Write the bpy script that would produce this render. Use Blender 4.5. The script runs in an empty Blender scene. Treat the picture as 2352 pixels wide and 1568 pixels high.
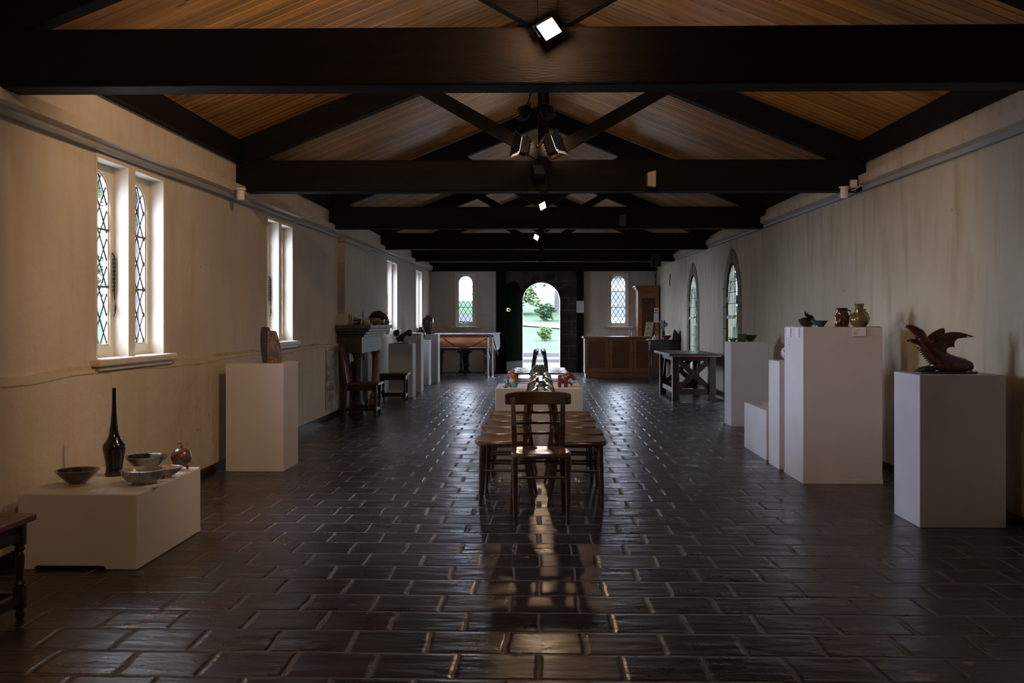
import bpy, bmesh, math, random
from mathutils import Vector, Matrix
from mathutils.geometry import tessellate_polygon
random.seed(7)
C = bpy.context.scene.collection
sc = bpy.context.scene
PI = math.pi

# ---------------------------------------------------------------- camera, world, exposure
cam = bpy.data.cameras.new('camera'); camo = bpy.data.objects.new('camera', cam); C.objects.link(camo)
camo.location = (0, 0, 1.3); camo.rotation_euler = (PI/2, 0, math.atan(62/2150))
cam.sensor_width = 36; cam.lens = 2150/2352*36; cam.shift_y = -44/2352; cam.clip_end = 400
sc.camera = camo
sc.view_settings.view_transform = 'Standard'; sc.view_settings.look = 'None'
sc.view_settings.gamma = 1; sc.view_settings.exposure = -0.12; sc.view_settings.use_curve_mapping = False
w = bpy.data.worlds.new('world'); sc.world = w; w.use_nodes = True
bg = w.node_tree.nodes['Background']; bg.inputs[0].default_value = (0.76, 0.84, 1.0, 1); bg.inputs[1].default_value = 24.0
WARM = (1.0, 0.65, 0.38)
def point(loc, e, r=.05, col=WARM):
    l = bpy.data.lights.new('lamp_or_fill_light', 'POINT'); l.energy = e; l.shadow_soft_size = r; l.color = col
    o = bpy.data.objects.new('lamp_or_fill_light', l); C.objects.link(o); o.location = loc; return o
def spot(loc, to, e, ang=100, r=.05, col=WARM, blend=.6):
    l = bpy.data.lights.new('spot_light', 'SPOT'); l.energy = e; l.shadow_soft_size = r; l.color = col
    l.spot_size = math.radians(ang); l.spot_blend = blend
    o = bpy.data.objects.new('spot_light', l); C.objects.link(o); o.location = loc
    o.rotation_euler = (Vector(to)-Vector(loc)).to_track_quat('-Z', 'Y').to_euler(); return o
def portal(loc, rot, sx, sy):
    l = bpy.data.lights.new('portal', 'AREA'); l.shape = 'RECTANGLE'; l.size = sx; l.size_y = sy
    l.cycles.is_portal = True
    o = bpy.data.objects.new('portal', l); C.objects.link(o); o.location = loc; o.rotation_euler = rot
for (ya, yb, z0, z1) in ((5.95, 7.06, 1.06, 2.4), (9.75, 10.79, 1.08, 2.42), (17.48, 18.79, 1.15, 2.5), (21.63, 22.77, 1.17, 2.54)):
    portal((-3.2, (ya+yb)/2, (z0+z1)/2), (0, -PI/2, 0), z1-z0, yb-ya)
for xc in (-1.93, 2.08): portal((xc, 24.95, 1.88), (-PI/2, 0, 0), .55, 1.45)
portal((.06, 25.15, 1.15), (-PI/2, 0, 0), 1.05, 2.4)
for yc in (15.02, 18.85): portal((3.38, yc, 1.1), (0, PI/2, 0), 2.3, .95)
# the room's own floodlights, hung along the middle of the trusses (some above or behind the picture), plus added ceiling fill points
spot((-.12, 5.06, 2.44), (-2.8, 6.6, .7), 16, 100)
spot((.12, 5.06, 2.44), (3.0, 10.0, 1.2), 40, 76)
spot((-.10, 4.95, 3.50), (-2.8, 8.2, 1.3), 165, 96)
spot((.10, 4.95, 3.50), (3.0, 10.2, 1.4), 80, 74)
spot((-.10, .9, 3.3), (-2.8, 4.4, 1.2), 110, 100)
spot((-.05, 8.75, 3.0), (-2.8, 12.0, 1.4), 8, 100)
spot((.05, 8.75, 3.0), (3.0, 12.5, 1.4), 14, 100)
point((.045, 4.60, 2.745), 16, .03)
for y_, z_, e_ in ((1.0, 3.1, 5), (5.3, 3.2, 8), (9.25, 3.05, 7), (13.15, 3.1, 6), (17.3, 3.1, 4)): point((.0, y_, z_), e_, .06)  # unseen fill points without fixtures, added to brighten the roof boards
spot((.035, 12.36, 2.82), (.035, 7.0, 0), 34, 90, .04)
spot((-.055, 16.6, 2.79), (-.055, 11.0, 0), 34, 90, .04)
# soft low daylight from the bright side of the sky
l = bpy.data.lights.new('sky_glow', 'SUN'); l.energy = 50; l.angle = math.radians(65); l.color = (.66, .78, 1)
o = bpy.data.objects.new('sky_glow', l); C.objects.link(o); o.rotation_euler = Vector((1, -.04, -.48)).to_track_quat('-Z', 'Y').to_euler()

# ---------------------------------------------------------------- materials
def mat(name, col, rough=.6, metal=0, col2=None, scale=5, detail=4, bump=0, bscale=None, spec=.5, stretch=(1, 1, 1), coat=0, lo=.35, hi=.65, emit=None):
    m = bpy.data.materials.new(name); m.use_nodes = True; nt = m.node_tree; N = nt.nodes; L = nt.links
    b = N['Principled BSDF']
    b.inputs['Roughness'].default_value = rough; b.inputs['Metallic'].default_value = metal
    b.inputs['Base Color'].default_value = (*col, 1); b.inputs['Specular IOR Level'].default_value = spec
    if coat: b.inputs['Coat Weight'].default_value = coat; b.inputs['Coat Roughness'].default_value = .12
    if emit: b.inputs['Emission Color'].default_value = (*emit[0], 1); b.inputs['Emission Strength'].default_value = emit[1]
    if col2 or bump:
        tc = N.new('ShaderNodeTexCoord'); mp = N.new('ShaderNodeMapping'); mp.inputs['Scale'].default_value = stretch
        L.new(tc.outputs['Object'], mp.inputs[0])
    if col2:
        n = N.new('ShaderNodeTexNoise'); n.inputs['Scale'].default_value = scale; n.inputs['Detail'].default_value = detail
        L.new(mp.outputs[0], n.inputs[0])
        r = N.new('ShaderNodeMapRange'); r.inputs[1].default_value = lo; r.inputs[2].default_value = hi
        L.new(n.outputs[0], r.inputs[0])
        mx = N.new('ShaderNodeMix'); mx.data_type = 'RGBA'; mx.inputs[6].default_value = (*col, 1); mx.inputs[7].default_value = (*col2, 1)
        L.new(r.outputs[0], mx.inputs[0]); L.new(mx.outputs[2], b.inputs['Base Color'])
        m['mix'] = mx.name
    if bump:
        n2 = N.new('ShaderNodeTexNoise'); n2.inputs['Scale'].default_value = bscale or scale*3; n2.inputs['Detail'].default_value = 5
        L.new(mp.outputs[0], n2.inputs[0])
        bp = N.new('ShaderNodeBump'); bp.inputs['Strength'].default_value = 1; bp.inputs['Distance'].default_value = bump
        L.new(n2.outputs[0], bp.inputs['Height']); L.new(bp.outputs[0], b.inputs['Normal'])
    return m
def glassmat(name, tint, gl=.08, rough=.05):
    m = bpy.data.materials.new(name); m.use_nodes = True; nt = m.node_tree; N = nt.nodes; L = nt.links
    N.remove(N['Principled BSDF']); t = N.new('ShaderNodeBsdfTransparent'); t.inputs[0].default_value = (*tint, 1)
    g = N.new('ShaderNodeBsdfGlossy'); g.inputs['Roughness'].default_value = rough
    x = N.new('ShaderNodeMixShader'); x.inputs[0].default_value = gl
    L.new(t.outputs[0], x.inputs[1]); L.new(g.outputs[0], x.inputs[2]); L.new(x.outputs[0], N['Material Output'].inputs[0])
    return m
def plaster(name, a, b, st=.72):
    m = mat(name, a, .85, col2=b, scale=1.3, detail=8, bump=.012, bscale=14, lo=.3, hi=.72)
    nt = m.node_tree; N = nt.nodes; L = nt.links; bs = N['Principled BSDF']; mx = N[m['mix']]
    tc = N.new('ShaderNodeTexCoord')
    mp = N.new('ShaderNodeMapping'); mp.inputs['Scale'].default_value = (3, 3, .5); L.new(tc.outputs['Object'], mp.inputs[0])
    n = N.new('ShaderNodeTexNoise'); n.inputs['Scale'].default_value = 2.2; n.inputs['Detail'].default_value = 6; L.new(mp.outputs[0], n.inputs[0])
    r = N.new('ShaderNodeMapRange'); r.inputs[1].default_value = .5; r.inputs[2].default_value = .75; L.new(n.outputs[0], r.inputs[0])
    m2 = N.new('ShaderNodeMix'); m2.data_type = 'RGBA'; m2.inputs[7].default_value = (a[0]*st, a[1]*st*.93, a[2]*st*.78, 1)
    L.new(mx.outputs[2], m2.inputs[6]); L.new(r.outputs[0], m2.inputs[0])
    v = N.new('ShaderNodeTexVoronoi'); v.inputs['Scale'].default_value = 3.1; L.new(tc.outputs['Object'], v.inputs[0])
    r2 = N.new('ShaderNodeMapRange'); r2.inputs[1].default_value = .035; r2.inputs[2].default_value = .02; L.new(v.outputs['Distance'], r2.inputs[0])
    m3 = N.new('ShaderNodeMix'); m3.data_type = 'RGBA'; m3.inputs[7].default_value = (.16, .13, .10, 1)
    L.new(m2.outputs[2], m3.inputs[6]); L.new(r2.outputs[0], m3.inputs[0]); L.new(m3.outputs[2], bs.inputs['Base Color'])
    return m
M = {}
M['plaster'] = plaster('cream_plaster', (.62, .56, .49), (.55, .48, .41), .88)
M['plaster_r'] = plaster('ochre_plaster', (.50, .44, .33), (.43, .37, .265))
M['ochre'] = mat('ochre_ledge', (.36, .27, .14), .9, col2=(.5, .43, .32), scale=6, bump=.01)
M['paint'] = mat('white_plinth_paint', (.62, .60, .60), .55, col2=(.58, .56, .56), scale=3, bump=.0008, bscale=90)
M['cream'] = mat('cream_window_paint', (.74, .68, .56), .45, col2=(.68, .62, .50), scale=4)
M['sill'] = mat('sill_paint', (.70, .64, .56), .4, col2=(.6, .54, .45), scale=6)
M['grey'] = mat('grey_rail_paint', (.30, .31, .32), .5)
M['lead'] = mat('lead', (.05, .055, .06), .5, .6)
M['glass'] = glassmat('leaded_glass', (.90, .91, .94), .06)
M['glassg'] = glassmat('green_tinted_glass', (.42, .45, .435), .03)
M['clear'] = glassmat('clear_glass', (.80, .84, .82), .22, .02)
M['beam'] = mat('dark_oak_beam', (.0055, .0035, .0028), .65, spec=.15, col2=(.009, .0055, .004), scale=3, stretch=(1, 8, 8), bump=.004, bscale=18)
M['oak'] = mat('dark_oak', (.026, .013, .009), .35, spec=.35, col2=(.014, .008, .006), scale=6, stretch=(1, 1, 4), bump=.001)
M['redoak'] = mat('red_oak', (.11, .035, .018), .35, col2=(.05, .018, .010), scale=7, bump=.001)
M['chair'] = mat('brown_bentwood', (.065, .033, .018), .32, col2=(.04, .021, .012), scale=7, stretch=(1, 1, 5), coat=.4)
M['seat'] = mat('worn_seat_wood', (.12, .06, .028), .24, col2=(.07, .034, .016), scale=5, stretch=(4, 1, 1), coat=.3)
M['honey'] = mat('honey_wood', (.30, .13, .045), .4, col2=(.22, .09, .03), scale=4, stretch=(1, 1, 5))
M['honeyd'] = mat('woven_panel', (.17, .062, .025), .6, col2=(.12, .045, .018), scale=30)
M['piano'] = mat('piano_veneer', (.48, .19, .075), .18, col2=(.36, .13, .05), scale=3, stretch=(1, 5, 8), coat=.5)
M['black'] = mat('black', (.012, .012, .014), .45)
M['blackg'] = mat('black_glaze', (.008, .006, .006), .12, coat=.5)
M['bowlbr'] = mat('brown_black_glaze', (.012, .009, .008), .1, col2=(.04, .02, .012), scale=14, coat=.6)
M['iron'] = mat('iron', (.03, .03, .032), .45, .8)
M['chrome'] = mat('chrome', (.75, .77, .80), .12, 1)
M['brass'] = mat('brass', (.75, .52, .18), .25, 1)
M['white'] = mat('white_card', (.80, .78, .82), .6)
M['ink'] = mat('ink', (.25, .25, .32), .8)
M['stone'] = mat('dark_stone', (.075, .062, .052), .85, spec=.2, col2=(.035, .032, .030), scale=3, detail=8, bump=.03, bscale=6)
M['mortar'] = mat('pale_mortar', (.20, .17, .13), .9, col2=(.10, .09, .07), scale=7)
M['brownstone'] = mat('brown_stone', (.24, .19, .14), .8, col2=(.15, .115, .085), scale=5, detail=7, bump=.012, bscale=12)
M['marble'] = mat('grey_marble', (.065, .06, .05), .45, col2=(.03, .028, .024), scale=6, bump=.003)
M['slate'] = mat('mantel_slate', (.10, .10, .095), .5, col2=(.05, .05, .048), scale=5)
M['pink'] = mat('pink_marble', (.33, .17, .16), .4, col2=(.22, .11, .10), scale=14)
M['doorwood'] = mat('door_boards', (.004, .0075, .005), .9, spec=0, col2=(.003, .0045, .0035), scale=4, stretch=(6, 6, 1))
M['grass'] = mat('grass', (.032, .050, .030), .9, col2=(.042, .058, .040), scale=1.5, spec=0)
M['paving'] = mat('pale_paving', (.062, .060, .064), .8, col2=(.048, .046, .050), scale=2, spec=0)
M['leaf'] = mat('leaf', (.040, .068, .022), .8, spec=.05, col2=(.06, .09, .036), scale=1.5)
M['leafd'] = mat('leaf_dark', (.020, .040, .020), .8, spec=.05, col2=(.036, .056, .03), scale=1.5)
M['bark'] = mat('bark', (.035, .033, .034), .9, col2=(.055, .052, .052), scale=6)
M['render'] = mat('pale_render', (.22, .22, .22), .8, col2=(.16, .16, .16), scale=2)
M['roof'] = mat('grey_roof', (.03, .03, .033), .7)
M['darkglass'] = mat('dark_window', (.05, .06, .08), .2)
M['fabric'] = mat('pale_fabric', (.62, .62, .64), .9, col2=(.52, .52, .54), scale=9, bump=.004)

def floor_mat():
    m = bpy.data.materials.new('glazed_quarry_tiles'); m.use_nodes = True; nt = m.node_tree; N = nt.nodes; L = nt.links; b = N['Principled BSDF']
    def nd(t, **k):
        n = N.new(t)
        for a, v in k.items(): setattr(n, a, v)
        return n
    tc = nd('ShaderNodeTexCoord')
    nz = nd('ShaderNodeTexNoise'); nz.inputs['Scale'].default_value = 5; nz.inputs['Detail'].default_value = 3; L.new(tc.outputs['Object'], nz.inputs[0])
    sub = nd('ShaderNodeVectorMath', operation='SUBTRACT'); sub.inputs[1].default_value = (.5, .5, .5); L.new(nz.outputs['Color'], sub.inputs[0])
    scl = nd('ShaderNodeVectorMath', operation='SCALE'); scl.inputs['Scale'].default_value = .03; L.new(sub.outputs[0], scl.inputs[0])
    add = nd('ShaderNodeVectorMath', operation='ADD'); L.new(tc.outputs['Object'], add.inputs[0]); L.new(scl.outputs[0], add.inputs[1])
    br = nd('ShaderNodeTexBrick'); br.offset = .42; br.offset_frequency = 2
    br.inputs['Scale'].default_value = 1; br.inputs['Brick Width'].default_value = .315; br.inputs['Row Height'].default_value = .262
    br.inputs['Mortar Size'].default_value = .0055; br.inputs['Mortar Smooth'].default_value = .3; br.inputs['Bias'].default_value = 0
    br.inputs['Color1'].default_value = (0, 0, 0, 1); br.inputs['Color2'].default_value = (1, 1, 1, 1); br.inputs['Mortar'].default_value = (.5, .5, .5, 1)
    L.new(add.outputs[0], br.inputs[0])
    br2 = nd('ShaderNodeTexBrick'); br2.offset = .42; br2.offset_frequency = 2
    for k, v in (('Scale', 1), ('Brick Width', .315), ('Row Height', .262), ('Mortar Size', .022), ('Mortar Smooth', 1), ('Bias', 0)): br2.inputs[k].default_value = v
    L.new(add.outputs[0], br2.inputs[0])
    n1 = nd('ShaderNodeTexNoise'); n1.inputs['Scale'].default_value = 2.2; n1.inputs['Detail'].default_value = 8; n1.inputs['Roughness'].default_value = .7; L.new(tc.outputs['Object'], n1.inputs[0])
    c1 = nd('ShaderNodeMix', data_type='RGBA'); c1.inputs[6].default_value = (.010, .006, .0065, 1); c1.inputs[7].default_value = (.034, .027, .030, 1)
    L.new(n1.outputs[0], c1.inputs[0])
    c2 = nd('ShaderNodeMix', data_type='RGBA'); c2.blend_type = 'MULTIPLY'; c2.inputs[0].default_value = .5; L.new(c1.outputs[2], c2.inputs[6]); L.new(br.outputs['Color'], c2.inputs[7])
    # worn orange flakes where the glaze has gone
    n3 = nd('ShaderNodeTexNoise'); n3.inputs['Scale'].default_value = 9; n3.inputs['Detail'].default_value = 5; L.new(tc.outputs['Object'], n3.inputs[0])
    n4 = nd('ShaderNodeTexNoise'); n4.inputs['Scale'].default_value = .9; n4.inputs['Detail'].default_value = 2; L.new(tc.outputs['Object'], n4.inputs[0])
    mu = nd('ShaderNodeMath', operation='ADD'); L.new(n3.outputs[0], mu.inputs[0]); L.new(n4.outputs[0], mu.inputs[1])
    r3 = nd('ShaderNodeMapRange'); r3.inputs[1].default_value = 1.28; r3.inputs[2].default_value = 1.30; L.new(mu.outputs[0], r3.inputs[0])
    c3 = nd('ShaderNodeMix', data_type='RGBA'); c3.inputs[7].default_value = (.23, .12, .075, 1); L.new(c2.outputs[2], c3.inputs[6]); L.new(r3.outputs[0], c3.inputs[0])
    c4 = nd('ShaderNodeMix', data_type='RGBA'); c4.inputs[7].default_value = (.11, .085, .07, 1); L.new(c3.outputs[2], c4.inputs[6]); L.new(br.outputs['Fac'], c4.inputs[0])
    L.new(c4.outputs[2], b.inputs['Base Color'])
    rr = nd('ShaderNodeMapRange'); rr.inputs[1].default_value = .3; rr.inputs[2].default_value = .7; rr.inputs[3].default_value = .20; rr.inputs[4].default_value = .42; L.new(n1.outputs[0], rr.inputs[0])
    ra = nd('ShaderNodeMath', operation='ADD'); L.new(rr.outputs[0], ra.inputs[0])
    rm = nd('ShaderNodeMath', operation='MULTIPLY'); rm.inputs[1].default_value = .4; L.new(br.outputs['Fac'], rm.inputs[0]); L.new(rm.outputs[0], ra.inputs[1])
    L.new(ra.outputs[0], b.inputs['Roughness'])
    b.inputs['Specular IOR Level'].default_value = .7
    # bump: pillowed tiles, sunk joints, hand-made waviness
    inv = nd('ShaderNodeMath', operation='MULTIPLY'); inv.inputs[1].default_value = -.45; L.new(br2.outputs['Fac'], inv.inputs[0])
    n5 = nd('ShaderNodeTexNoise'); n5.inputs['Scale'].default_value = 4.5; n5.inputs['Detail'].default_value = 4
    mp5 = nd('ShaderNodeMapping'); mp5.inputs['Scale'].default_value = (.8, 2.6, 1); L.new(tc.outputs['Object'], mp5.inputs[0]); L.new(mp5.outputs[0], n5.inputs[0])
    bs = nd('ShaderNodeMath', operation='MULTIPLY_ADD'); bs.inputs[1].default_value = 1.3; L.new(n5.outputs[0], bs.inputs[0]); L.new(inv.outputs[0], bs.inputs[2])
    b3 = nd('ShaderNodeMath', operation='MULTIPLY_ADD'); b3.inputs[1].default_value = .35; L.new(br.outputs['Color'], b3.inputs[0]); L.new(bs.outputs[0], b3.inputs[2])
    bp = nd('ShaderNodeBump'); bp.inputs['Distance'].default_value = .0065; L.new(b3.outputs[0], bp.inputs['Height']); L.new(bp.outputs[0], b.inputs['Normal'])
    return m
M['floor'] = floor_mat()
def pine_mat():
    m = mat('pine_boards', (.52, .27, .07), .45, col2=(.33, .155, .04), scale=2.5, detail=6, stretch=(.5, 9, .5))
    nt = m.node_tree; N = nt.nodes; L = nt.links; b = N['Principled BSDF']; mx = N[m['mix']]
    tc = N.new('ShaderNodeTexCoord'); sp = N.new('ShaderNodeSeparateXYZ'); L.new(tc.outputs['Object'], sp.inputs[0])
    d = N.new('ShaderNodeMath'); d.operation = 'DIVIDE'; d.inputs[1].default_value = .1; L.new(sp.outputs[1], d.inputs[0])
    f = N.new('ShaderNodeMath'); f.operation = 'FLOOR'; L.new(d.outputs[0], f.inputs[0])
    wn = N.new('ShaderNodeTexWhiteNoise'); wn.noise_dimensions = '1D'; L.new(f.outputs[0], wn.inputs['W'])
    r = N.new('ShaderNodeMapRange'); r.inputs[3].default_value = .65; r.inputs[4].default_value = 1.15; L.new(wn.outputs[0], r.inputs[0])
    vm = N.new('ShaderNodeVectorMath'); vm.operation = 'SCALE'; L.new(mx.outputs[2], vm.inputs[0]); L.new(r.outputs[0], vm.inputs['Scale'])
    mp = N.new('ShaderNodeMapping'); mp.inputs['Scale'].default_value = (1.2, 4, 1.2); L.new(tc.outputs['Object'], mp.inputs[0])
    v = N.new('ShaderNodeTexVoronoi'); v.inputs['Scale'].default_value = 1.5; L.new(mp.outputs[0], v.inputs[0])
    r2 = N.new('ShaderNodeMapRange'); r2.inputs[1].default_value = .10; r2.inputs[2].default_value = .05; L.new(v.outputs['Distance'], r2.inputs[0])
    m3 = N.new('ShaderNodeMix'); m3.data_type = 'RGBA'; m3.inputs[7].default_value = (.06, .02, .01, 1); L.new(vm.outputs[0], m3.inputs[6]); L.new(r2.outputs[0], m3.inputs[0])
    L.new(m3.outputs[2], b.inputs['Base Color']); return m
M['pine'] = pine_mat()

# ---------------------------------------------------------------- mesh helpers
class MB:
    def __init__(s): s.b = bmesh.new()
    def box(s, x0, x1, y0, y1, z0, z1, bev=0):
        vs = [s.b.verts.new(p) for p in ((x0,y0,z0),(x1,y0,z0),(x1,y1,z0),(x0,y1,z0),(x0,y0,z1),(x1,y0,z1),(x1,y1,z1),(x0,y1,z1))]
        fs = [s.b.faces.new([vs[i] for i in f]) for f in ((0,3,2,1),(4,5,6,7),(0,1,5,4),(1,2,6,5),(2,3,7,6),(3,0,4,7))]
        if bev:
            es = list({e for f in fs for e in f.edges})
            bmesh.ops.bevel(s.b, geom=es, offset=bev, segments=2, affect='EDGES', profile=.5)
        return s
    def bar(s, a, b, wd, ht, up=(0,0,1), w2=None, h2=None):      # a beam of rectangular section from a to b
        a, b = Vector(a), Vector(b); d = (b-a).normalized(); u = Vector(up); sd = d.cross(u)
        if sd.length < 1e-4: sd = d.cross(Vector((0,1,0)))
        sd.normalize(); u = sd.cross(d).normalized(); w2 = w2 or wd; h2 = h2 or ht
        vs = []
        for p, ww, hh in ((a, wd, ht), (b, w2, h2)):
            for i, j in ((-1,-1),(1,-1),(1,1),(-1,1)): vs.append(s.b.verts.new(p+sd*i*ww/2+u*j*hh/2))
        for f in ((0,1,2,3),(7,6,5,4),(0,4,5,1),(1,5,6,2),(2,6,7,3),(3,7,4,0)): s.b.faces.new([vs[i] for i in f])
        return s
    def lathe(s, prof, c=(0,0,0), n=32, mtx=None, sx=1, sy=1, wob=None):
        rings = []
        for r, z in prof:
            ring = []
            for i in range(n if r > 1e-5 else 1):
                a = 2*PI*i/n; rr = r*(wob(a, z) if wob else 1)
                p = Vector((rr*math.cos(a)*sx, rr*math.sin(a)*sy, z))
                if mtx: p = mtx @ p
                ring.append(s.b.verts.new(p+Vector(c)))
            rings.append(ring)
        for A, B in zip(rings, rings[1:]):
            for i in range(n):
                j = (i+1) % n
                if len(A) == 1 and len(B) == 1: continue
                if len(A) == 1: s.b.faces.new((A[0], B[i], B[j]))
                elif len(B) == 1: s.b.faces.new((A[i], A[j], B[0]))
                else: s.b.faces.new((A[i], A[j], B[j], B[i]))
        return s
    def tube(s, pts, r, n=8, flat=None):
        pts = [Vector(p) for p in pts]; R = r if isinstance(r, (list, tuple)) else [r]*len(pts); rings = []
        ref = Vector((0, 0, 1))
        for i, p in enumerate(pts):
            d = (pts[min(i+1, len(pts)-1)]-pts[max(i-1, 0)]).normalized()
            sd = d.cross(ref)
            if sd.length < .1: sd = d.cross(Vector((0, 1, 0)))
            sd.normalize(); u = sd.cross(d)
            fl = flat or 1
            rings.append([s.b.verts.new(p+sd*math.cos(2*PI*k/n)*R[i]*fl+u*math.sin(2*PI*k/n)*R[i]) for k in range(n)])
        for A, B in zip(rings, rings[1:]):
            for i in range(n): s.b.faces.new((A[i], A[(i+1)%n], B[(i+1)%n], B[i]))
        s.b.faces.new(rings[0][::-1]); s.b.faces.new(rings[-1]); return s
    def ball(s, c, r, sx=1, sy=1, sz=1, n=16):
        s.lathe([(r*math.sin(PI*i/10), -r*sz*math.cos(PI*i/10)) for i in range(11)], c, n, sx=sx, sy=sy); return s
    def poly(s, loops, mp, depth):       # 2-D outline with holes, extruded: mp(u, v, d) -> 3-D
        flat = [p for l in loops for p in l]
        tris = tessellate_polygon([[Vector((p[0], p[1], 0)) for p in l] for l in loops])
        a = [s.b.verts.new(mp(p[0], p[1], 0)) for p in flat]; b = [s.b.verts.new(mp(p[0], p[1], depth)) for p in flat]
        for t in tris:
            try: s.b.faces.new([a[i] for i in t]); s.b.faces.new([b[i] for i in reversed(t)])
            except ValueError: pass
        k = 0
        for l in loops:
            n = len(l)
            for i in range(n): s.b.faces.new((a[k+i], a[k+(i+1)%n], b[k+(i+1)%n], b[k+i]))
            k += n
        return s
    def build(s, name, m, parent=None, smooth=False, bev=0, sub=0, rot=None, about=None, remesh=0):
        if rot is not None: bmesh.ops.rotate(s.b, verts=s.b.verts, cent=about or (0,0,0), matrix=rot)
        bmesh.ops.recalc_face_normals(s.b, faces=s.b.faces)
        me = bpy.data.meshes.new(name); s.b.to_mesh(me); s.b.free(); o = bpy.data.objects.new(name, me); C.objects.link(o)
        me.materials.append(M[m] if isinstance(m, str) else m)
        if parent: o.parent = parent
        if remesh:
            r = o.modifiers.new('r', 'REMESH'); r.mode = 'VOXEL'; r.voxel_size = remesh; r.use_smooth_shade = True
            q = o.modifiers.new('s', 'SMOOTH'); q.iterations = 3
        if bev: bv = o.modifiers.new('b', 'BEVEL'); bv.width = bev; bv.segments = 2; bv.limit_method = 'ANGLE'
        if sub: sb = o.modifiers.new('s', 'SUBSURF'); sb.levels = sb.render_levels = sub
        if smooth:
            for p in me.polygons: p.use_smooth = True
            if not (sub or remesh): o.modifiers.new('es', 'EDGE_SPLIT').split_angle = math.radians(40)
        return o
def tag(o, label=None, cat=None, group=None, kind=None):
    if label: o['label'] = label
    if cat: o['category'] = cat
    if group: o['group'] = group
    if kind: o['kind'] = kind
    return o
def empty(name, loc=(0,0,0), rz=0, label=None, cat=None, group=None, kind=None):
    o = bpy.data.objects.new(name, None); C.objects.link(o); o.location = loc; o.rotation_euler = (0,0,rz); o.empty_display_size = .1
    return tag(o, label, cat, group, kind)
def copy_tree(o, parent=None):
    c = o.copy(); C.objects.link(c)
    if parent: c.parent = parent
    for ch in list(o.children): copy_tree(ch, c)
    return c
def arch(u0, u1, v0, vs, kind='round', vt=None, n=14):           # outline of an arched opening
    c = (u0+u1)/2; a = (u1-u0)/2; pts = [(u0, v0), (u1, v0)]
    if kind == 'round':
        for i in range(n+1): t = PI*i/n; pts.append((c+a*math.cos(t), vs+a*math.sin(t)))
    else:
        h = vt-vs; R = (a*a+h*h)/(2*a); th = math.asin(min(1, h/R))
        for i in range(n+1): t = th*i/n; pts.append((u1-R+R*math.cos(t), vs+R*math.sin(t)))
        for i in range(n-1, -1, -1): t = th*i/n; pts.append((u0+R-R*math.cos(t), vs+R*math.sin(t)))
    return pts
def inside(p, poly):
    r = False; n = len(poly)
    for i in range(n):
        a, b = poly[i], poly[(i+1)%n]
        if (a[1] > p[1]) != (b[1] > p[1]) and p[0] < (b[0]-a[0])*(p[1]-a[1])/(b[1]-a[1])+a[0]: r = not r
    return r
def clip(p, q, poly, n=160):
    segs = []; st = None; last = None
    for i in range(n+1):
        t = i/n; x = (p[0]+(q[0]-p[0])*t, p[1]+(q[1]-p[1])*t)
        if inside(x, poly):
            if st is None: st = x
            last = x
        elif st is not None: segs.append((st, last)); st = None
    if st is not None: segs.append((st, last))
    return [g for g in segs if abs(g[0][0]-g[1][0])+abs(g[0][1]-g[1][1]) > .005]

# ---------------------------------------------------------------- the setting
XL, XR, YE, Y0 = -2.86, 3.08, 24.6, -2.5
MPL = lambda X: (lambda u, v, d: Vector((X-d, u, v)))           # left wall: u = y, depth goes outward
MPR = lambda X: (lambda u, v, d: Vector((X+d, u, v)))
MPE = lambda Y: (lambda u, v, d: Vector((u, Y+d, v)))
RL = lambda y: 2.40+.012*(y-4.9)
RR = lambda y: 2.505+.0125*(y-6.1)
MB().box(-3.3, 3.6, Y0-.3, YE+.6, -.2, 0).build('floor', 'floor')['kind'] = 'structure'
WL = [(5.95, 7.06, 1.06, 2.40), (9.75, 10.79, 1.085, 2.42), (17.48, 18.79, 1.15, 2.50), (21.63, 22.77, 1.17, 2.54)]
rect = lambda a, b, c, d: [(a, c), (b, c), (b, d), (a, d)]
mb = MB(); mb.poly([rect(Y0, YE, 1.0, 3.25)]+[rect(a, b, c, d) for a, b, c, d in WL], MPL(XL), .19)
tag(mb.build('wall_left', 'plaster'), kind='structure')
mb = MB(); mb.box(XL-.32, XL+.03, Y0, YE, 0, 1.0)
lw = mb.build('wall_left', 'plaster'); tag(lw, kind='structure')
mb = MB(); n = 120
pts = [(Y0+(YE-Y0)*i/n) for i in range(n+1)]
for i in range(n):
    a, b = pts[i], pts[i+1]; za = .985+.012*math.sin(a*2.3)+.006*math.sin(a*7); zb = .985+.012*math.sin(b*2.3)+.006*math.sin(b*7)
    mb.b.faces.new([mb.b.verts.new(p) for p in ((XL+.034, a, za-.02), (XL+.034, b, zb-.02), (XL-.01, b, zb+.045), (XL-.01, a, za+.045))])
tag(mb.build('trim_1', 'ochre'), 'rough ochre stained ledge running along the left wall under the windows', kind='structure')
DR = [(14.60, 15.44), (18.36, 19.28)]
dl = [arch(a-.02, b+.02, 0, 1.74, 'g', 2.25) for a, b in DR]
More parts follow.
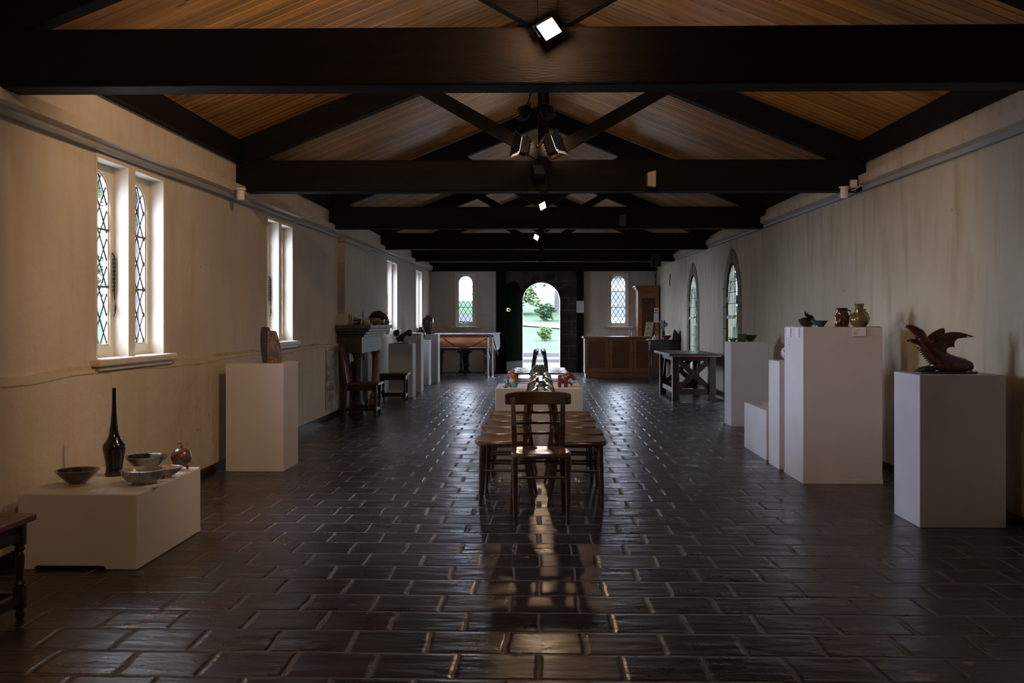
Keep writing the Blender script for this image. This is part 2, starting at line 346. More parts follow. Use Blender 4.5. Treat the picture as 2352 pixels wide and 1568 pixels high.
# openings reach the floor, so they are cut as notches in the outline
outl = [(Y0, 0)]
for l in dl: outl += [l[0]]+[p for p in reversed(l[2:])]+[l[1]]
outl += [(YE, 0), (YE, 3.25), (Y0, 3.25)]
mb = MB(); mb.poly([outl], MPR(XR), .10); tag(mb.build('wall_right', 'plaster_r'), kind='structure')
WE = [(-2.21, -1.66, 1.19, 2.60), (1.80, 2.36, 1.19, 2.60)]
dE = arch(-.43, .55, 0, 1.86)
outl = [(XL-.3, 0), dE[0]]+list(reversed(dE[2:]))+[dE[1], (XR+.3, 0), (XR+.3, 3.25), (.1, 4.6), (XL-.3, 3.25)]
mb = MB(); mb.poly([outl]+[rect(*wv) for wv in WE], MPE(YE), .38); tag(mb.build('wall_far', 'plaster'), kind='structure')
MB().box(XL-.3, XR+.3, Y0-.3, Y0, 0, 4.4).build('wall_back', 'stone')['kind'] = 'structure'
# stone door surround, block by block joints
mb = MB(); so = [(-.89, 0), dE[0]]+list(reversed(dE[2:]))+[dE[1], (1.0, 0), (1.0, 2.66), (-.89, 2.66)]
mb.poly([so], MPE(YE-.05), .06)
st = mb.build('wall_far_stone', 'stone'); st.name = 'trim_2'; tag(st, 'dark rough stone surround of the arched doorway', kind='structure')
mb = MB()
for z in (.35, .68, .98, 1.32, 1.62, 1.95): mb.box(.60, .99, YE-.056, YE-.045, z-.008, z+.008)
for z in (2.05, 2.38): mb.box(-.88, -.5 if z < 2.3 else .99, YE-.056, YE-.045, z-.008, z+.008)
for x, z0, z1 in ((.78, .35, .68), (.85, .98, 1.32), (-.2, 2.4, 2.66), (.45, 2.4, 2.66), (.76, 1.62, 1.95)): mb.box(x-.007, x+.007, YE-.056, YE-.045, z0, z1)
for t in (35, 60, 90, 120, 145):
    a = math.radians(t); mb.bar((.06+.5*math.cos(a), YE-.05, 1.86+.5*math.sin(a)), (.06+.82*math.cos(a), YE-.05, 1.86+.78*math.sin(a)), .012, .012)
mb.build('mortar_joint', 'mortar', st)
mb = MB(); mb.box(.99, 1.17, YE-.09, YE+.02, 0, 2.66); mb.build('timber_post', 'beam', st)
mb = MB(); mb.box(-1.13, -.88, YE-.09, YE+.02, 0, 2.66); mb.build('timber_post', 'beam', st)
mb = MB(); mb.box(XL, XR, YE-.16, YE+.02, 2.64, 2.86); tag(mb.build('trim_3', 'beam'), 'black timber plate across the top of the far wall', kind='structure')
mb = MB(); mb.box(XL, -1.13, YE-.04, YE+.01, 0, 1.04); mb.box(1.17, XR, YE-.04, YE+.01, 0, 1.04); mb.build('plinth_course', 'plaster', bpy.data.objects['wall_far'])
# cornice + grey rail on both side walls
def strip(name, m, X, sgn, RZ, prof, ya, yb, lab):
    mb = MB(); n = 60; rings = []
    for i in range(n+1):
        y = ya+(yb-ya)*i/n; wv = .006*math.sin(y*1.7)
        rings.append([mb.b.verts.new((X+sgn*(d+ (wv if d > 0 else 0)), y, RZ(y)+z)) for d, z in prof])
    for A, B in zip(rings, rings[1:]):
        for k in range(len(prof)-1): mb.b.faces.new((A[k], A[k+1], B[k+1], B[k]))
    mb.b.faces.new(rings[0]); mb.b.faces.new(rings[-1][::-1])
    return tag(mb.build(name, m), lab, kind='structure')
cp = [(-.02, .03), (.03, .03), (.085, .055), (.085, .135), (-.02, .145)]
rp = [(-.02, -.005), (.045, -.005), (.052, .012), (.045, .034), (-.02, .034)]
strip('trim_4', 'plaster', XL, 1, RL, cp, Y0, YE, 'plaster cornice along the top of the left wall')
strip('trim_5', 'grey', XL, 1, RL, rp, Y0, YE, 'grey picture rail under the left cornice')
strip('trim_6', 'plaster_r', XR, -1, RR, cp, Y0, YE, 'plaster cornice along the top of the right wall')
strip('trim_7', 'grey', XR, -1, RR, rp, Y0, YE, 'grey picture rail under the right cornice')
for nm, X, s in (('trim_8', XL, 1), ('trim_9', XR, -1)):
    mb = MB()
    mb.bar((X-s*.03, Y0, 2.82), (X-s*.03, YE, 3.02), .2, .20)
    tag(mb.build(nm, 'beam'), 'dark timber wall plate under the roof boards on the %s' % ('left' if s > 0 else 'right'), kind='structure')
mb = MB(); mb.box(XL+.0, XL+.045, Y0, 13.2, 0, .07); tag(mb.build('baseboard_left', 'oak'), kind='structure')
mb = MB(); mb.box(XR-.02, XR+.0, Y0, 14.2, 0, .06); tag(mb.build('baseboard_right', 'oak'), kind='structure')
# boarded ceiling with real V grooves
AX = .05
CZ = lambda x, y: 4.22-.405*abs(x-AX)+.009*(y-8.9)
mb = MB(); ys = []
y = Y0
while y < YE+.3: ys += [(y, 0), (y+.007, -.012), (y+.014, 0)]; y += .1
for s in (-1, 1):
    xe = (XL-.35) if s < 0 else (XR+.35)
    prev = None
    for yy, dz in ys:
        a = mb.b.verts.new((AX, yy, CZ(AX, yy)-dz)); b = mb.b.verts.new((xe, yy, CZ(xe, yy)-dz))
        if prev: mb.b.faces.new((prev[0], prev[1], b, a) if s > 0 else (a, b, prev[1], prev[0]))
        prev = (a, b)
tag(mb.build('ceiling', 'pine'), kind='structure')
mb = MB()
for s in (-1, 1):
    xe = (XL-.4) if s < 0 else (XR+.4)
    for zo in (.05,):
        q = [mb.b.verts.new((x, yy, CZ(x, yy)+zo)) for x, yy in ((AX, Y0-.3), (xe, Y0-.3), (xe, YE+.8), (AX, YE+.8))]; mb.b.faces.new(q)
tag(mb.build('ceiling', 'beam'), kind='structure')

# roof trusses
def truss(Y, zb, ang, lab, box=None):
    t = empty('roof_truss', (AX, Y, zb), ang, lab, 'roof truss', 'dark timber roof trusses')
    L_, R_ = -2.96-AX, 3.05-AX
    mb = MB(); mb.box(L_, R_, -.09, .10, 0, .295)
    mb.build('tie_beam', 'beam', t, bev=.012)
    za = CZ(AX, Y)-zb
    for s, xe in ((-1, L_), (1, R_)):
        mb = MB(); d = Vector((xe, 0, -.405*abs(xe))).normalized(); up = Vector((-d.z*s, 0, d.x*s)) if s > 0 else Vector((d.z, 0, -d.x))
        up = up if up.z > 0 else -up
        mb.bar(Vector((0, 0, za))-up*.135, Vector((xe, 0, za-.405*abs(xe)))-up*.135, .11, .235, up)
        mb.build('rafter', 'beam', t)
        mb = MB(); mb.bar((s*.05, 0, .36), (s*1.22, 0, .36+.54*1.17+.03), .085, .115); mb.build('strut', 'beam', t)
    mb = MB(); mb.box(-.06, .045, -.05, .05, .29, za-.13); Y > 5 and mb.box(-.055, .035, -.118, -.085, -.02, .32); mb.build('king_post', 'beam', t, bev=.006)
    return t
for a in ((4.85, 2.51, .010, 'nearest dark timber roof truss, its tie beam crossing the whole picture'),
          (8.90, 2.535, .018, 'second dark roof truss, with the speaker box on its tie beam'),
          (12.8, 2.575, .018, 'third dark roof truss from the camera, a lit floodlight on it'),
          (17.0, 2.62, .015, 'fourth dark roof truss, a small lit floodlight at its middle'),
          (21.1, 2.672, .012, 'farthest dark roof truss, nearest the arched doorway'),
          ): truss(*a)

# ---------------------------------------------------------------- windows
def casement(par, mp, u0, u1, v0, v1, dep, lat, nm='casement', stay=True):
    """arched light in a rectangular frame; mp maps (u, v, depth outward)"""
    fr = .052; g = arch(u0+fr, u1-fr, v0+.075, v1-.05-(u1-u0-2*fr)/2)
    mb = MB(); mb.poly([rect(u0, u1, v0, v1), g], lambda u, v, d: mp(u, v, dep+d), .045); f = mb.build(nm, 'cream', par)
    gi = arch(u0+fr+.012, u1-fr-.012, v0+.087, v1-.05-(u1-u0-2*fr)/2)
    mb = MB(); mb.poly([g, gi], lambda u, v, d: mp(u, v, dep+.01+d), .02); mb.build('glazing_bead', 'sill', f)
    mb = MB(); mb.poly([g], lambda u, v, d: mp(u, v, dep+.024+d), .004); mb.build('pane', 'glass', f)
    mb = MB(); a0, a1 = u0+fr, u1-fr; W_ = a1-a0; b0, b1 = v0+.075, v1-.05
    pit = lat
    k = -12
    while k < 16:
        for sg in (1, -1):
            st_ = (a0 if sg > 0 else a1, b0+k*pit); en = (a1 if sg > 0 else a0, b0+k*pit+W_*1.6)
            for p, q in clip(st_, en, g): mb.tube([mp(*p, dep+.02), mp(*q, dep+.02)], .0065, 4)
        k += 1
    for vb in (b0+(b1-b0)*.34, b0+(b1-b0)*.67):
        for p, q in clip((a0, vb), (a1, vb), g): mb.tube([mp(*p, dep+.012), mp(*q, dep+.012)], .008, 5)
    mb.build('lead_lattice', 'lead', f)
    return f
for i, (a, b, z0, z1) in enumerate(WL):
    root = empty('window_%d' % (i+1), (0, 0, 0), kind='structure')
    mp = MPL(XL); c = (a+b)/2-.02; m = .055
    mb = MB()
    # outer architrave, centre mullion, deep linings
    mb.poly([rect(a, b, z0, z1), rect(a+.025, c-m, z0+.0, z1-.03), rect(c+m, b-.025, z0+.0, z1-.03)], lambda u, v, d: mp(u, v, d-.008), .13)
    mb.build('window_frame', 'cream', root, bev=.003)
    mb = MB(); mb.box(XL-.01, XL+.012, c-.02, c+.02, z0, z1-.03); mb.build('mullion_bead', 'cream', root)
    casement(root, mp, a+.025, c-m, z0+.005, z1-.026, .10, .19); casement(root, mp, c+m, b-.025, z0+.005, z1-.026, .10, .19)
    mb = MB(); mb.box(XL-.13, XL+.075, a-.07, b+.09, z0-.045, z0+.004, .012); mb.box(XL-.02, XL+.05, a-.03, b+.05, z0-.075, z0-.043, .006); mb.build('window_sill', 'sill', root)
    mb = MB(); q = c-m-.012
    mb.tube([(XL-.098, q-.01, z0+.72), (XL-.085, q-.01, z0+.70), (XL-.085, q-.005, z0+.42), (XL-.08, q, z0+.34), (XL-.07, q-.03, z0+.31), (XL-.08, q-.035, z0+.28)], .006, 6)
    for k in range(9): mb.ball((XL-.085, q-.008, z0+.46+.027*k), .011, n=8)
    mb.build('casement_stay', 'iron', root)
for i, (a, b, z0, z1) in enumerate(WE):
    root = empty('window_%d' % (5+i), (0, 0, 0), kind='structure'); mp = MPE(YE)
    mb = MB(); mb.poly([rect(a, b, z0, z1), rect(a+.035, b-.035, z0+.0, z1-.03)], lambda u, v, d: mp(u, v, d-.01), .09); mb.build('window_frame', 'cream', root)
    casement(root, mp, a+.035, b-.035, z0+.005, z1-.026, .05, .19)
    mb = MB(); mb.box(a-.09, b+.10, YE-.08, YE+.08, z0-.045, z0+.004, .01); mb.build('window_sill', 'sill', root)

# right wall: pointed glazed doors in stone surrounds
for i, (a, b) in enumerate(DR):
    root = empty('door_%d' % (i+1), (0, 0, 0), kind='structure'); mp = MPR(XR)
    inn = arch(a-.02, b+.02, 0, 1.74, 'g', 2.25); out = arch(a-.27, b+.27, 0, 1.62, 'g', 2.49)
    o2 = [out[0], inn[0]]+list(reversed(inn[2:]))+[inn[1]]+out[1:]
    mb = MB(); mb.poly([o2], lambda u, v, d: mp(u, v, d-.012), .03); s_ = mb.build('stone_surround', 'brownstone', root)
    mb = MB()
    for z in (.4, .8, 1.2, 1.55, 1.85):
        for y0, y1 in ((a-.27, a-.02), (b+.02, b+.27)):
            y0_, y1_ = (y0+.03, y1) if z > 1.8 else (y0, y1)
            mb.box(XR-.016, XR-.008, y0_, y1_, z-.006, z+.006)
    mb.bar((XR-.013, (a+b)/2, 2.26), (XR-.013, (a+b)/2+.01, 2.48), .006, .008); mb.build('mortar_joint', 'stone', s_)
    fr = arch(a-.02, b+.02, .02, 1.74, 'g', 2.25); gl = arch(a+.0, b-.0, .05, 1.74, 'g', 2.225)
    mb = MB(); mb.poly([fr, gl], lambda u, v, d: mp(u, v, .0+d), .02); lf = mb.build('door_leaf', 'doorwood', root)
    mb = MB(); mb.poly([gl], lambda u, v, d: mp(u, v, .010+d), .004); mb.build('pane', 'glassg', lf)
    mb = MB(); n = 6
    for k in range(1, n):
        u = a+.02+(b-a-.04)*k/n
        for p, q in clip((u, .07), (u, 2.2), gl): mb.tube([mp(*p, .006), mp(*q, .006)], .003, 4)
    for v in (.3, .55, .82, 1.05, 1.38, 1.60, 1.78, 1.95):
        for p, q in clip((a, v), (b, v), gl): mb.tube([mp(*p, .005), mp(*q, .005)], .005, 4)
    for k in range(3):
        c0 = (a+b)/2; rr = .30-.08*k
        pts = [mp(c0+rr*math.cos(t*PI/10), 1.60+.06*k+rr*1.35*math.sin(t*PI/10), .005) for t in range(11)]
        mb.tube(pts, .004, 4)
    mb.build('lead_lattice', 'lead', lf)
    mb = MB(); mb.box(XR-.006, XR+.006, a+.0, b-.0, 1.36, 1.41); mb.build('lock_rail', mat('pale_green_paint', (.35, .45, .40), .5), lf)
    mb = MB(); mb.box(XR-.02, XR+.006, a+.0, a+.07, 1.30, 1.46, .004); mb.tube([(XR+.03, a+.06, 1.4), (XR-.05, a+.06, 1.4), (XR-.05, a+.14, 1.4)], .012, 8); mb.build('door_handle', 'brass', lf)
    mb = MB()
    for z in (.35, 1.62): mb.box(XR-.02, XR+.01, b-.03, b+.04, z, z+.09, .004)
    mb.box(XR-.02, XR+.01, a-.03, a+.03, 1.58, 1.72, .004); mb.build('hinge', 'iron', lf)

# front door leaf, opened inwards
root = empty('door_3', (-.45, YE-.03, 0), math.radians(-114), kind='structure')
lo = arch(0, 1.0, .01, 1.86)
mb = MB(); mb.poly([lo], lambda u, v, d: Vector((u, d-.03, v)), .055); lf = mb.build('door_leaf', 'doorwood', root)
mb = MB()
for k in range(1, 8): mb.box(k*.125-.004, k*.125+.004, .026, .029, .02, 2.2 if 2 < k < 6 else 1.9); 
mb.build('board_joint', 'doorwood', lf)
mb = MB(); mb.box(.02, .98, .022, .034, .05, .30); mb.box(.02, .98, -.038, -.028, .05, .30); mb.build('kick_plate', mat('worn_plate', (.009, .009, .009), .7, spec=.05), lf)
mb = MB(); mb.box(.02, .7, .025, .036, 1.6, 1.65); mb.box(.02, .7, .025, .036, .55, .6); mb.build('hinge', 'doorwood', lf)
mb = MB(); mb.box(.86, .98, .02, .06, 1.58, 1.66); mb.ball((.9, .07, 1.62), .03); mb.build('door_handle', 'brass', lf)

# chimney breast and fireplace
mb = MB(); mb.box(XL-.05, XL+.10, 13.25, 15.35, 0, 2.45); mb.box(XL-.05, XL+.10, 13.25, 15.35, 2.44, 2.5)
tag(mb.build('wall_chimney', 'plaster'), kind='structure')
fp = empty('fireplace', (XL+.1, 14.05, 0), 0, 'grey stone fireplace with moulded mantelshelf on marble columns', 'fireplace')
mb = MB(); mb.box(-.1, .40, -1.0, .98, 1.21, 1.262, .004); mb.build('mantelshelf', 'slate', fp)
mb = MB()
for k, (o_, z0, z1) in enumerate(((.37, 1.17, 1.21), (.32, 1.13, 1.17), (.28, 1.09, 1.13))): mb.box(-.1, o_, -1.0+.04+.05*k, .98-.04-.05*k, z0, z1, .008)
mb.build('cornice_moulding', 'marble', fp)
mb = MB(); mb.box(-.1, .25, -.86, .84, .86, 1.09); mb.box(-.1, .03, -.86, -.55, 0, .86); mb.box(-.1, .03, .53, .84, 0, .86); mb.build('frieze', 'marble', fp, bev=.006)
mb = MB(); mb.box(-.1, -.05, -.55, .53, 0, .86); mb.build('firebox', 'black', fp)
mb = MB(); mb.box(-.1, .06, -.42, .40, 0, .72, .01); mb.lathe([(0, 0), (.07, 0), (.07, .02), (0, .02)], (.06, 0, .45), 20, Matrix.Rotation(PI/2, 3, 'Y')); mb.build('iron_register', 'iron', fp)
for yy, mm in ((-.74, 'marble'), (.74, 'pink')):
    mb = MB(); mb.lathe([(0, .1), (.085, .1), (.10, .13), (.085, .16), (.065, .18), (.058, .5), (.055, .78), (.07, .80), (.075, .83), (.085, .86), (0, .86)], (.17, yy, 0), 20)
    mb.box(.17-.1, .17+.1, yy-.1, yy+.1, 0, .10, .01); mb.build('column', mm, fp, smooth=True)

# ---------------------------------------------------------------- outside
g = MB(); n = 30
MB().box(-30, 30, YE+.38, 31, -.3, -.03).build('paving', 'paving')
tag(bpy.data.objects['paving'], 'pale paved forecourt outside the arched doorway', kind='structure')
mb = MB()
mb.box(-30, 30, 31, 33, -.3, .08); mb.box(-30, 30, 33, 35, -.3, .22)
st = mb.build('step', 'paving'); tag(st, 'two pale stone steps beyond the forecourt', kind='structure')
mb = MB(); ny = 24; nx = 24; grid = []
HZ = lambda x, yy: .22+.045*(yy-35)+.0006*(yy-35)**2*.6+.06*math.sin(x*.5+yy*.3)-.02*x
for j in range(ny+1): grid.append([mb.b.verts.new((-30+60*i/nx, 35+45*j/ny, HZ(-30+60*i/nx, 35+45*j/ny) if j else .2)) for i in range(nx+1)])
for j in range(ny):
    for i in range(nx): mb.b.faces.new((grid[j][i], grid[j][i+1], grid[j+1][i+1], grid[j+1][i]))
tag(mb.build('lawn', 'grass', smooth=True), 'pale green lawn rising beyond the doorway', kind='structure')
mb = MB(); g_ = []
for k in range(41):
    x = -9+k*.5; yc = 50-.75*x
    g_.append([mb.b.verts.new((x+.3*j, yc+.9*j, HZ(x+.3*j, yc+.9*j)+.05)) for j in range(6)])
for p, q in zip(g_, g_[1:]):
    for j in range(5): mb.b.faces.new((p[j], q[j], q[j+1], p[j+1]))
tag(mb.build('garden_path', 'paving'), 'pale path curving across the lawn', kind='structure')
mb = MB(); mb.box(XR+.33, 24, -8, 31, -.4, -.05)
tag(mb.build('yard', mat('pale_concrete', (.55, .55, .54), .9)), 'bright pale concrete outside the pointed doors', kind='structure')
mb = MB(); mb.box(-24, XL-.33, -8, 31, -.4, -.3)
tag(mb.build('yard', mat('pale_gravel', (.30, .30, .30), .9)), 'pale ground around the building', kind='structure')
def foliage(name, c, r, n, m, lab, cat, trunk=None, group=None, ls=.16, zs=1.0):
    root = empty(name, (c[0], c[1], c[2]), 0, lab, cat, group)
    mb = MB(); rnd = random.Random(len(name)*7+int(c[0]*10)+500)
    for k in range(n):
        while True:
            p = Vector((rnd.uniform(-1, 1), rnd.uniform(-1, 1), rnd.uniform(-1, 1)))
            if .25 < p.length < 1: break
        q = Vector((p.x*r, p.y*r, p.z*r*zs))*(.85+.25*math.sin(p.x*7+p.z*6)); q.z += (trunk or 0)+r*zs*.9
        rm = Matrix.Rotation(rnd.uniform(0, 6.28), 3, 'Z') @ Matrix.Rotation(rnd.uniform(0, 3.1), 3, 'X')
        s_ = ls*rnd.uniform(.6, 1.3)
        mb.b.faces.new([mb.b.verts.new(q+rm @ Vector(v)) for v in ((-s_, 0, 0), (0, -s_*.5, .02), (s_, 0, 0), (0, s_*.5, .02))])
    mb.build('leaves', m, root)
    mb = MB(); h = (trunk or .2)
    mb.tube([(0, 0, -.3), (.1*h*.3, 0, h*.6), (0, .1, h+r*zs)], [.05*h+.04, .04*h+.03, .03], 8)
    for k in range(5): a = k*1.3; mb.tube([(0, .05, h*.9), (r*.5*math.cos(a), r*.5*math.sin(a), h+r*zs*.9)], [.03*h*.5+.02, .012], 6)
    mb.build('trunk', 'bark', root)
foliage('shrub', (.25, 41, HZ(.25, 41)), .34, 900, 'leaf', 'small round shrub in the middle of the lawn seen through the doorway', 'shrub', ls=.08)
foliage('shrub', (1.3, 35.6, .25), .3, 300, 'leafd', 'low plant by the steps at the lower right of the doorway view', 'shrub', ls=.06)
foliage('hedge_bush', (-1.7, 64, HZ(-1.7, 64)), 2.3, 3500, 'leaf', 'large bright green bush at the upper left of the doorway view', 'bush', ls=.16, zs=1.0)
foliage('hedge_bush', (.35, 58, HZ(.35, 58)), .6, 1200, 'leafd', 'dark low bush beside the large bright bush', 'bush', ls=.12)
foliage('tree', (1.2, 66, HZ(1.2, 66)), 1.6, 2500, 'leafd', 'tree with a dark ivy covered trunk seen through the doorway', 'tree', trunk=4.0, ls=.14)
foliage('tree', (2.6, 60, HZ(2.6, 60)), 1.1, 1200, 'leafd', 'slender tree at the right edge of the doorway view', 'tree', trunk=2.6, ls=.12)
foliage('hedge_bush', (-5.8, 48, HZ(-5.8, 48)), 1.6, 2500, 'leaf', 'green bush low in the left far window', 'bush', ls=.14)
foliage('tree', (-7.0, 56, HZ(-7.0, 56)), 2.0, 2500, 'leafd', 'tree seen through the left far window', 'tree', trunk=2.0, ls=.16)
for j, (x, yy, r_, t_) in enumerate(((-6.9, 15.6, 1.2, 3.4), (-9, 34, 1.6, 1.4), (-12, 28, 1.6, 1.6))):
    foliage('tree', (x, yy, -.3), r_, 1300, 'leafd', ['tree with a thick pale trunk outside the nearest left window', 'tree outside the farther left windows', 'tree beyond the left yard'][j], 'tree', trunk=t_, ls=.14)
hs = empty('house', (7.5, 58, HZ(7.5, 58)), 0, 'white house with dark windows seen through the right far window', 'house')
mb = MB(); mb.box(-4, 4, -3, 3, -2, 2.6); mb.build('wall', 'render', hs)
mb = MB(); mb.poly([[(-4.4, 2.6), (4.4, 2.6), (0, 4.8)]], lambda u, v, d: Vector((u, d-3.3, v)), 6.6); mb.build('roof', 'roof', hs)
for x in (-3.2, -1.8, -.2, 1.6): 
    mb = MB(); mb.box(x, x+.9, -3.05, -2.98, .3, 1.8); f = mb.build('window', 'darkglass', hs)
    mb = MB(); mb.box(x+.42, x+.48, -3.08, -3.04, .3, 1.8); mb.box(x, x+.9, -3.08, -3.04, 1.0, 1.06); mb.build('glazing_bar', 'render', f)

# ---------------------------------------------------------------- bentwood chairs
def make_chair():
    t = empty('dining_chair')
    # seat: rounded trapezoid, dished
    mb = MB(); out = []
    for k in range(40):
        a = 2*PI*k/40; c_, s_ = math.cos(a), math.sin(a); e = .52
        x = .205*math.copysign(abs(c_)**e, c_); yy = .195*math.copysign(abs(s_)**e, s_)
        x *= 1-.10*(yy+.195)/.39
        out.append((x, yy-.01))
    rings = []
    for f, z in ((.96, .425), (1, .432), (1, .450), (.965, .459), (.88, .459), (.7, .452), (.35, .448)):
        rings.append([mb.b.verts.new((x*f, yy*f, z)) for x, yy in out])
    for A, B in zip(rings, rings[1:]):
        for i in range(40): mb.b.faces.new((A[i], A[(i+1)%40], B[(i+1)%40], B[i]))
    mb.b.faces.new(rings[-1]); mb.b.faces.new(rings[0][::-1])
    mb.build('seat', 'seat', t, smooth=True)
    for s in (-1, 1):
        mb = MB(); mb.tube([(s*.168, -.165, 0), (s*.172, -.158, .2), (s*.172, -.152, .43)], [.0125, .017, .020], 10); mb.build('leg', 'chair', t, smooth=True)
        mb = MB()
        P = [(s*.178, .215, 0), (s*.168, .175, .22), (s*.160, .150, .43), (s*.165, .165, .60), (s*.172, .195, .79)]
        for a, b, wa, wb in zip(P, P[1:], (.026, .032, .036, .034), (.032, .036, .034, .028)): mb.bar(a, b, wa, wa*.85, (0, -1, .1), wb, wb*.85)
        mb.build('leg', 'chair', t)
    mb = MB(); n = 14; rings = []
    for k in range(n+1):
        u = -1+2*k/n; x = .226*u; yy = .182+.040*(1-u*u); zt = .822+.006*(1-u*u)-.012*u**6; zb_ = .738+.006*u**6
        rings.append([mb.b.verts.new(p) for p in ((x, yy-.011, zb_), (x, yy-.011+.012, zt), (x, yy+.011+.012, zt), (x, yy+.011, zb_))])
    for A, B in zip(rings, rings[1:]):
        for i in range(4): mb.b.faces.new((A[i], A[(i+1)%4], B[(i+1)%4], B[i]))
    mb.b.faces.new(rings[0]); mb.b.faces.new(rings[-1][::-1]); mb.build('top_rail', 'chair', t, bev=.006)
    for z, yy in ((.685, .185), (.615, .172), (.545, .163)):
        mb = MB(); n = 8
        for k in range(n):
            u, v = -1+2*k/n, -1+2*(k+1)/n
            mb.bar((.165*u, yy+.022*(1-u*u), z), (.165*v, yy+.022*(1-v*v), z), .010, .017)
        mb.build('back_slat', 'chair', t)
    mb = MB(); mb.tube([(-.168, -.155, .30), (.168, -.155, .30)], .009, 8); mb.tube([(-.165, .17, .34), (-.13, .10, .365), (.13, .10, .365), (.165, .17, .34)], .008, 8)
    for s in (-1, 1): mb.tube([(s*.168, -.155, .25), (s*.168, .178, .25)], .009, 8)
    mb.build('stretcher', 'chair', t, smooth=True)
    return t
ch0 = make_chair(); G = 'brown slat-back chairs in the middle of the hall'
ch0.location = (.006, 6.19, 0); ch0.rotation_euler.z = math.radians(4)
tag(ch0, 'brown slat-back wooden chair nearest the camera, facing it at the end of both rows', 'chair', G)
order = ['nearest', 'second', 'third', 'fourth', 'fifth']
jit = [(.0, 0), (.01, 2), (-.012, -3), (.008, 2), (0, -2)]
for side, X, rz in (('left', -.255, -PI/2), ('right', .285, PI/2)):
    for k in range(5):
        c = copy_tree(ch0); c.location = (X+jit[k][0], 6.80+.475*k, 0); c.rotation_euler.z = rz+math.radians(jit[k][1]+(1 if side == 'left' else -1))
        tag(c, 'brown slat-back chair, %s of the %s-facing row before the white block' % (order[k], side), 'chair', G)
    for k in range(4):
        c = copy_tree(ch0); c.location = (X+jit[k][0], 15.85+.47*k, 0); c.rotation_euler.z = rz+math.radians(jit[k][1])
        tag(c, 'brown slat-back chair, %s of the %s-facing row near the arched doorway' % (['nearest', 'second', 'third', 'farthest'][k], side), 'chair', G)

# ---------------------------------------------------------------- white plinths
def plinth(x0, x1, y0, y1, h, lab, name='display_plinth', kick=False):
    t = empty(name, ((x0+x1)/2, (y0+y1)/2, 0), 0, lab, 'plinth', 'white display plinths')
    a, b = (x1-x0)/2, (y1-y0)/2
    MB().box(-a, a, -b, b, .012 if kick else 0, h).build('body', 'paint', t, bev=.004)
    if kick:
        mb = MB(); mb.box(-a-.003, a+.003, -b-.003, b+.003, 0, .035); mb.build('base_board', 'paint', t)
    return t
lowp = empty('display_plinth', (-2.42, 5.29, 0), 0, 'low wide white plinth at lower left, holding the bowls and the tall black vase', 'plinth', 'white display plinths')
mb = MB(); mb.poly([[(-.325, .0), (-.24, .0), (-.225, .018), (.13, .018), (.15, .0), (.315, .0), (.315, .40), (-.325, .40)]], lambda u, v, d: Vector((u, -.44+d, v)), .92)
mb.build('body', 'paint', lowp, bev=.008)
plinth(-2.73, -2.22, 8.08, 8.57, .94, 'waist-high white plinth by the left wall with the rock sculpture on top')
pE = plinth(2.41, 2.95, 6.0, 6.43, .966, 'white plinth at the far right carrying the red dragon sculpture')
pD = plinth(2.13, 2.765, 7.62, 8.19, 1.262, 'tallest and widest white plinth on the right, with jugs and a lidded pot', kick=True)
plinth(2.12, 2.46, 8.33, 8.71, .955, 'narrow white plinth squeezed behind the tallest one, a patterned pot on it')
plinth(2.14, 2.62, 8.88, 9.83, .468, 'low white box plinth on the right with a glass bowl on it')
plinth(2.397, 2.86, 11.77, 12.17, 1.055, 'white plinth with green cups, beside the nearer pointed door')
plinth(-.462, .462, 9.9, 10.72, .60, 'wide white block in the middle of the hall between the chair rows')
plinth(-2.60, -2.18, 16.1, 16.5, .93, 'white plinth behind the stool with a twisted dark sculpture')
plinth(-2.56, -2.20, 17.4, 17.8, 1.10, 'pale plinth just behind the twisted sculpture with a small white label')
plinth(-2.67, -2.27, 19.25, 19.65, .935, 'white plinth left of the piano with the small round brown vase')
plinth(-2.58, -2.18, 20.15, 20.55, 1.045, 'white plinth closest to the piano, under the tall brown jar')

# ---------------------------------------------------------------- stools, hall chair
def turned(mb, x, y, h, s=.042, lo=.10, foot=.045):
    hs = s/2
    mb.box(x-hs, x+hs, y-hs, y+hs, h-.10, h, .003)
    mb.lathe([(hs*.8, lo+foot+.0), (hs*1.05, lo+foot+.012), (hs*.7, lo+foot+.024), (hs*.66, lo+foot+.03), (hs*.95, h-.16), (hs*.9, h-.145), (hs*.6, h-.13), (hs*1.0, h-.118), (hs*.8, h-.10)], (x, y, 0), 14)
    mb.box(x-hs, x+hs, y-hs, y+hs, foot, lo+foot, .003)
    mb.lathe([(0, 0), (hs*.7, .004), (hs*.95, foot*.5), (hs*.6, foot)], (x, y, 0), 14)
    return mb
def make_stool():
    t = empty('joint_stool')
    MB().box(-.25, .25, -.19, .19, .425, .455, .006).build('seat', 'redoak', t)
    for sx in (-1, 1):
        for sy in (-1, 1): turned(MB(), sx*.20, sy*.14, .425).build('leg', 'oak', t, smooth=True)
    mb = MB()
    for s in (-1, 1): mb.box(-.19, .19, s*.14-.012, s*.14+.012, .345, .424); mb.box(s*.20-.012, s*.20+.012, -.13, .13, .345, .424)
    mb.build('apron', 'oak', t)
    mb = MB()
    for s in (-1, 1): mb.box(-.19, .19, s*.14-.014, s*.14+.014, .07, .115); mb.box(s*.20-.014, s*.20+.014, -.13, .13, .07, .115)
    mb.build('stretcher', 'oak', t)
    return t
s0 = make_stool(); s0.location = (-2.475, 3.90, 0); s0.scale = (1, 1, 1)
tag(s0, 'dark turned-leg oak stool cut by the left edge beside the low plinth', 'stool', 'turned-leg oak stools')
s1 = copy_tree(s0); s1.location = (-2.42, 15.56, 0); tag(s1, 'dark turned-leg oak stool in front of the white plinth past the fireplace', 'stool', 'turned-leg oak stools')
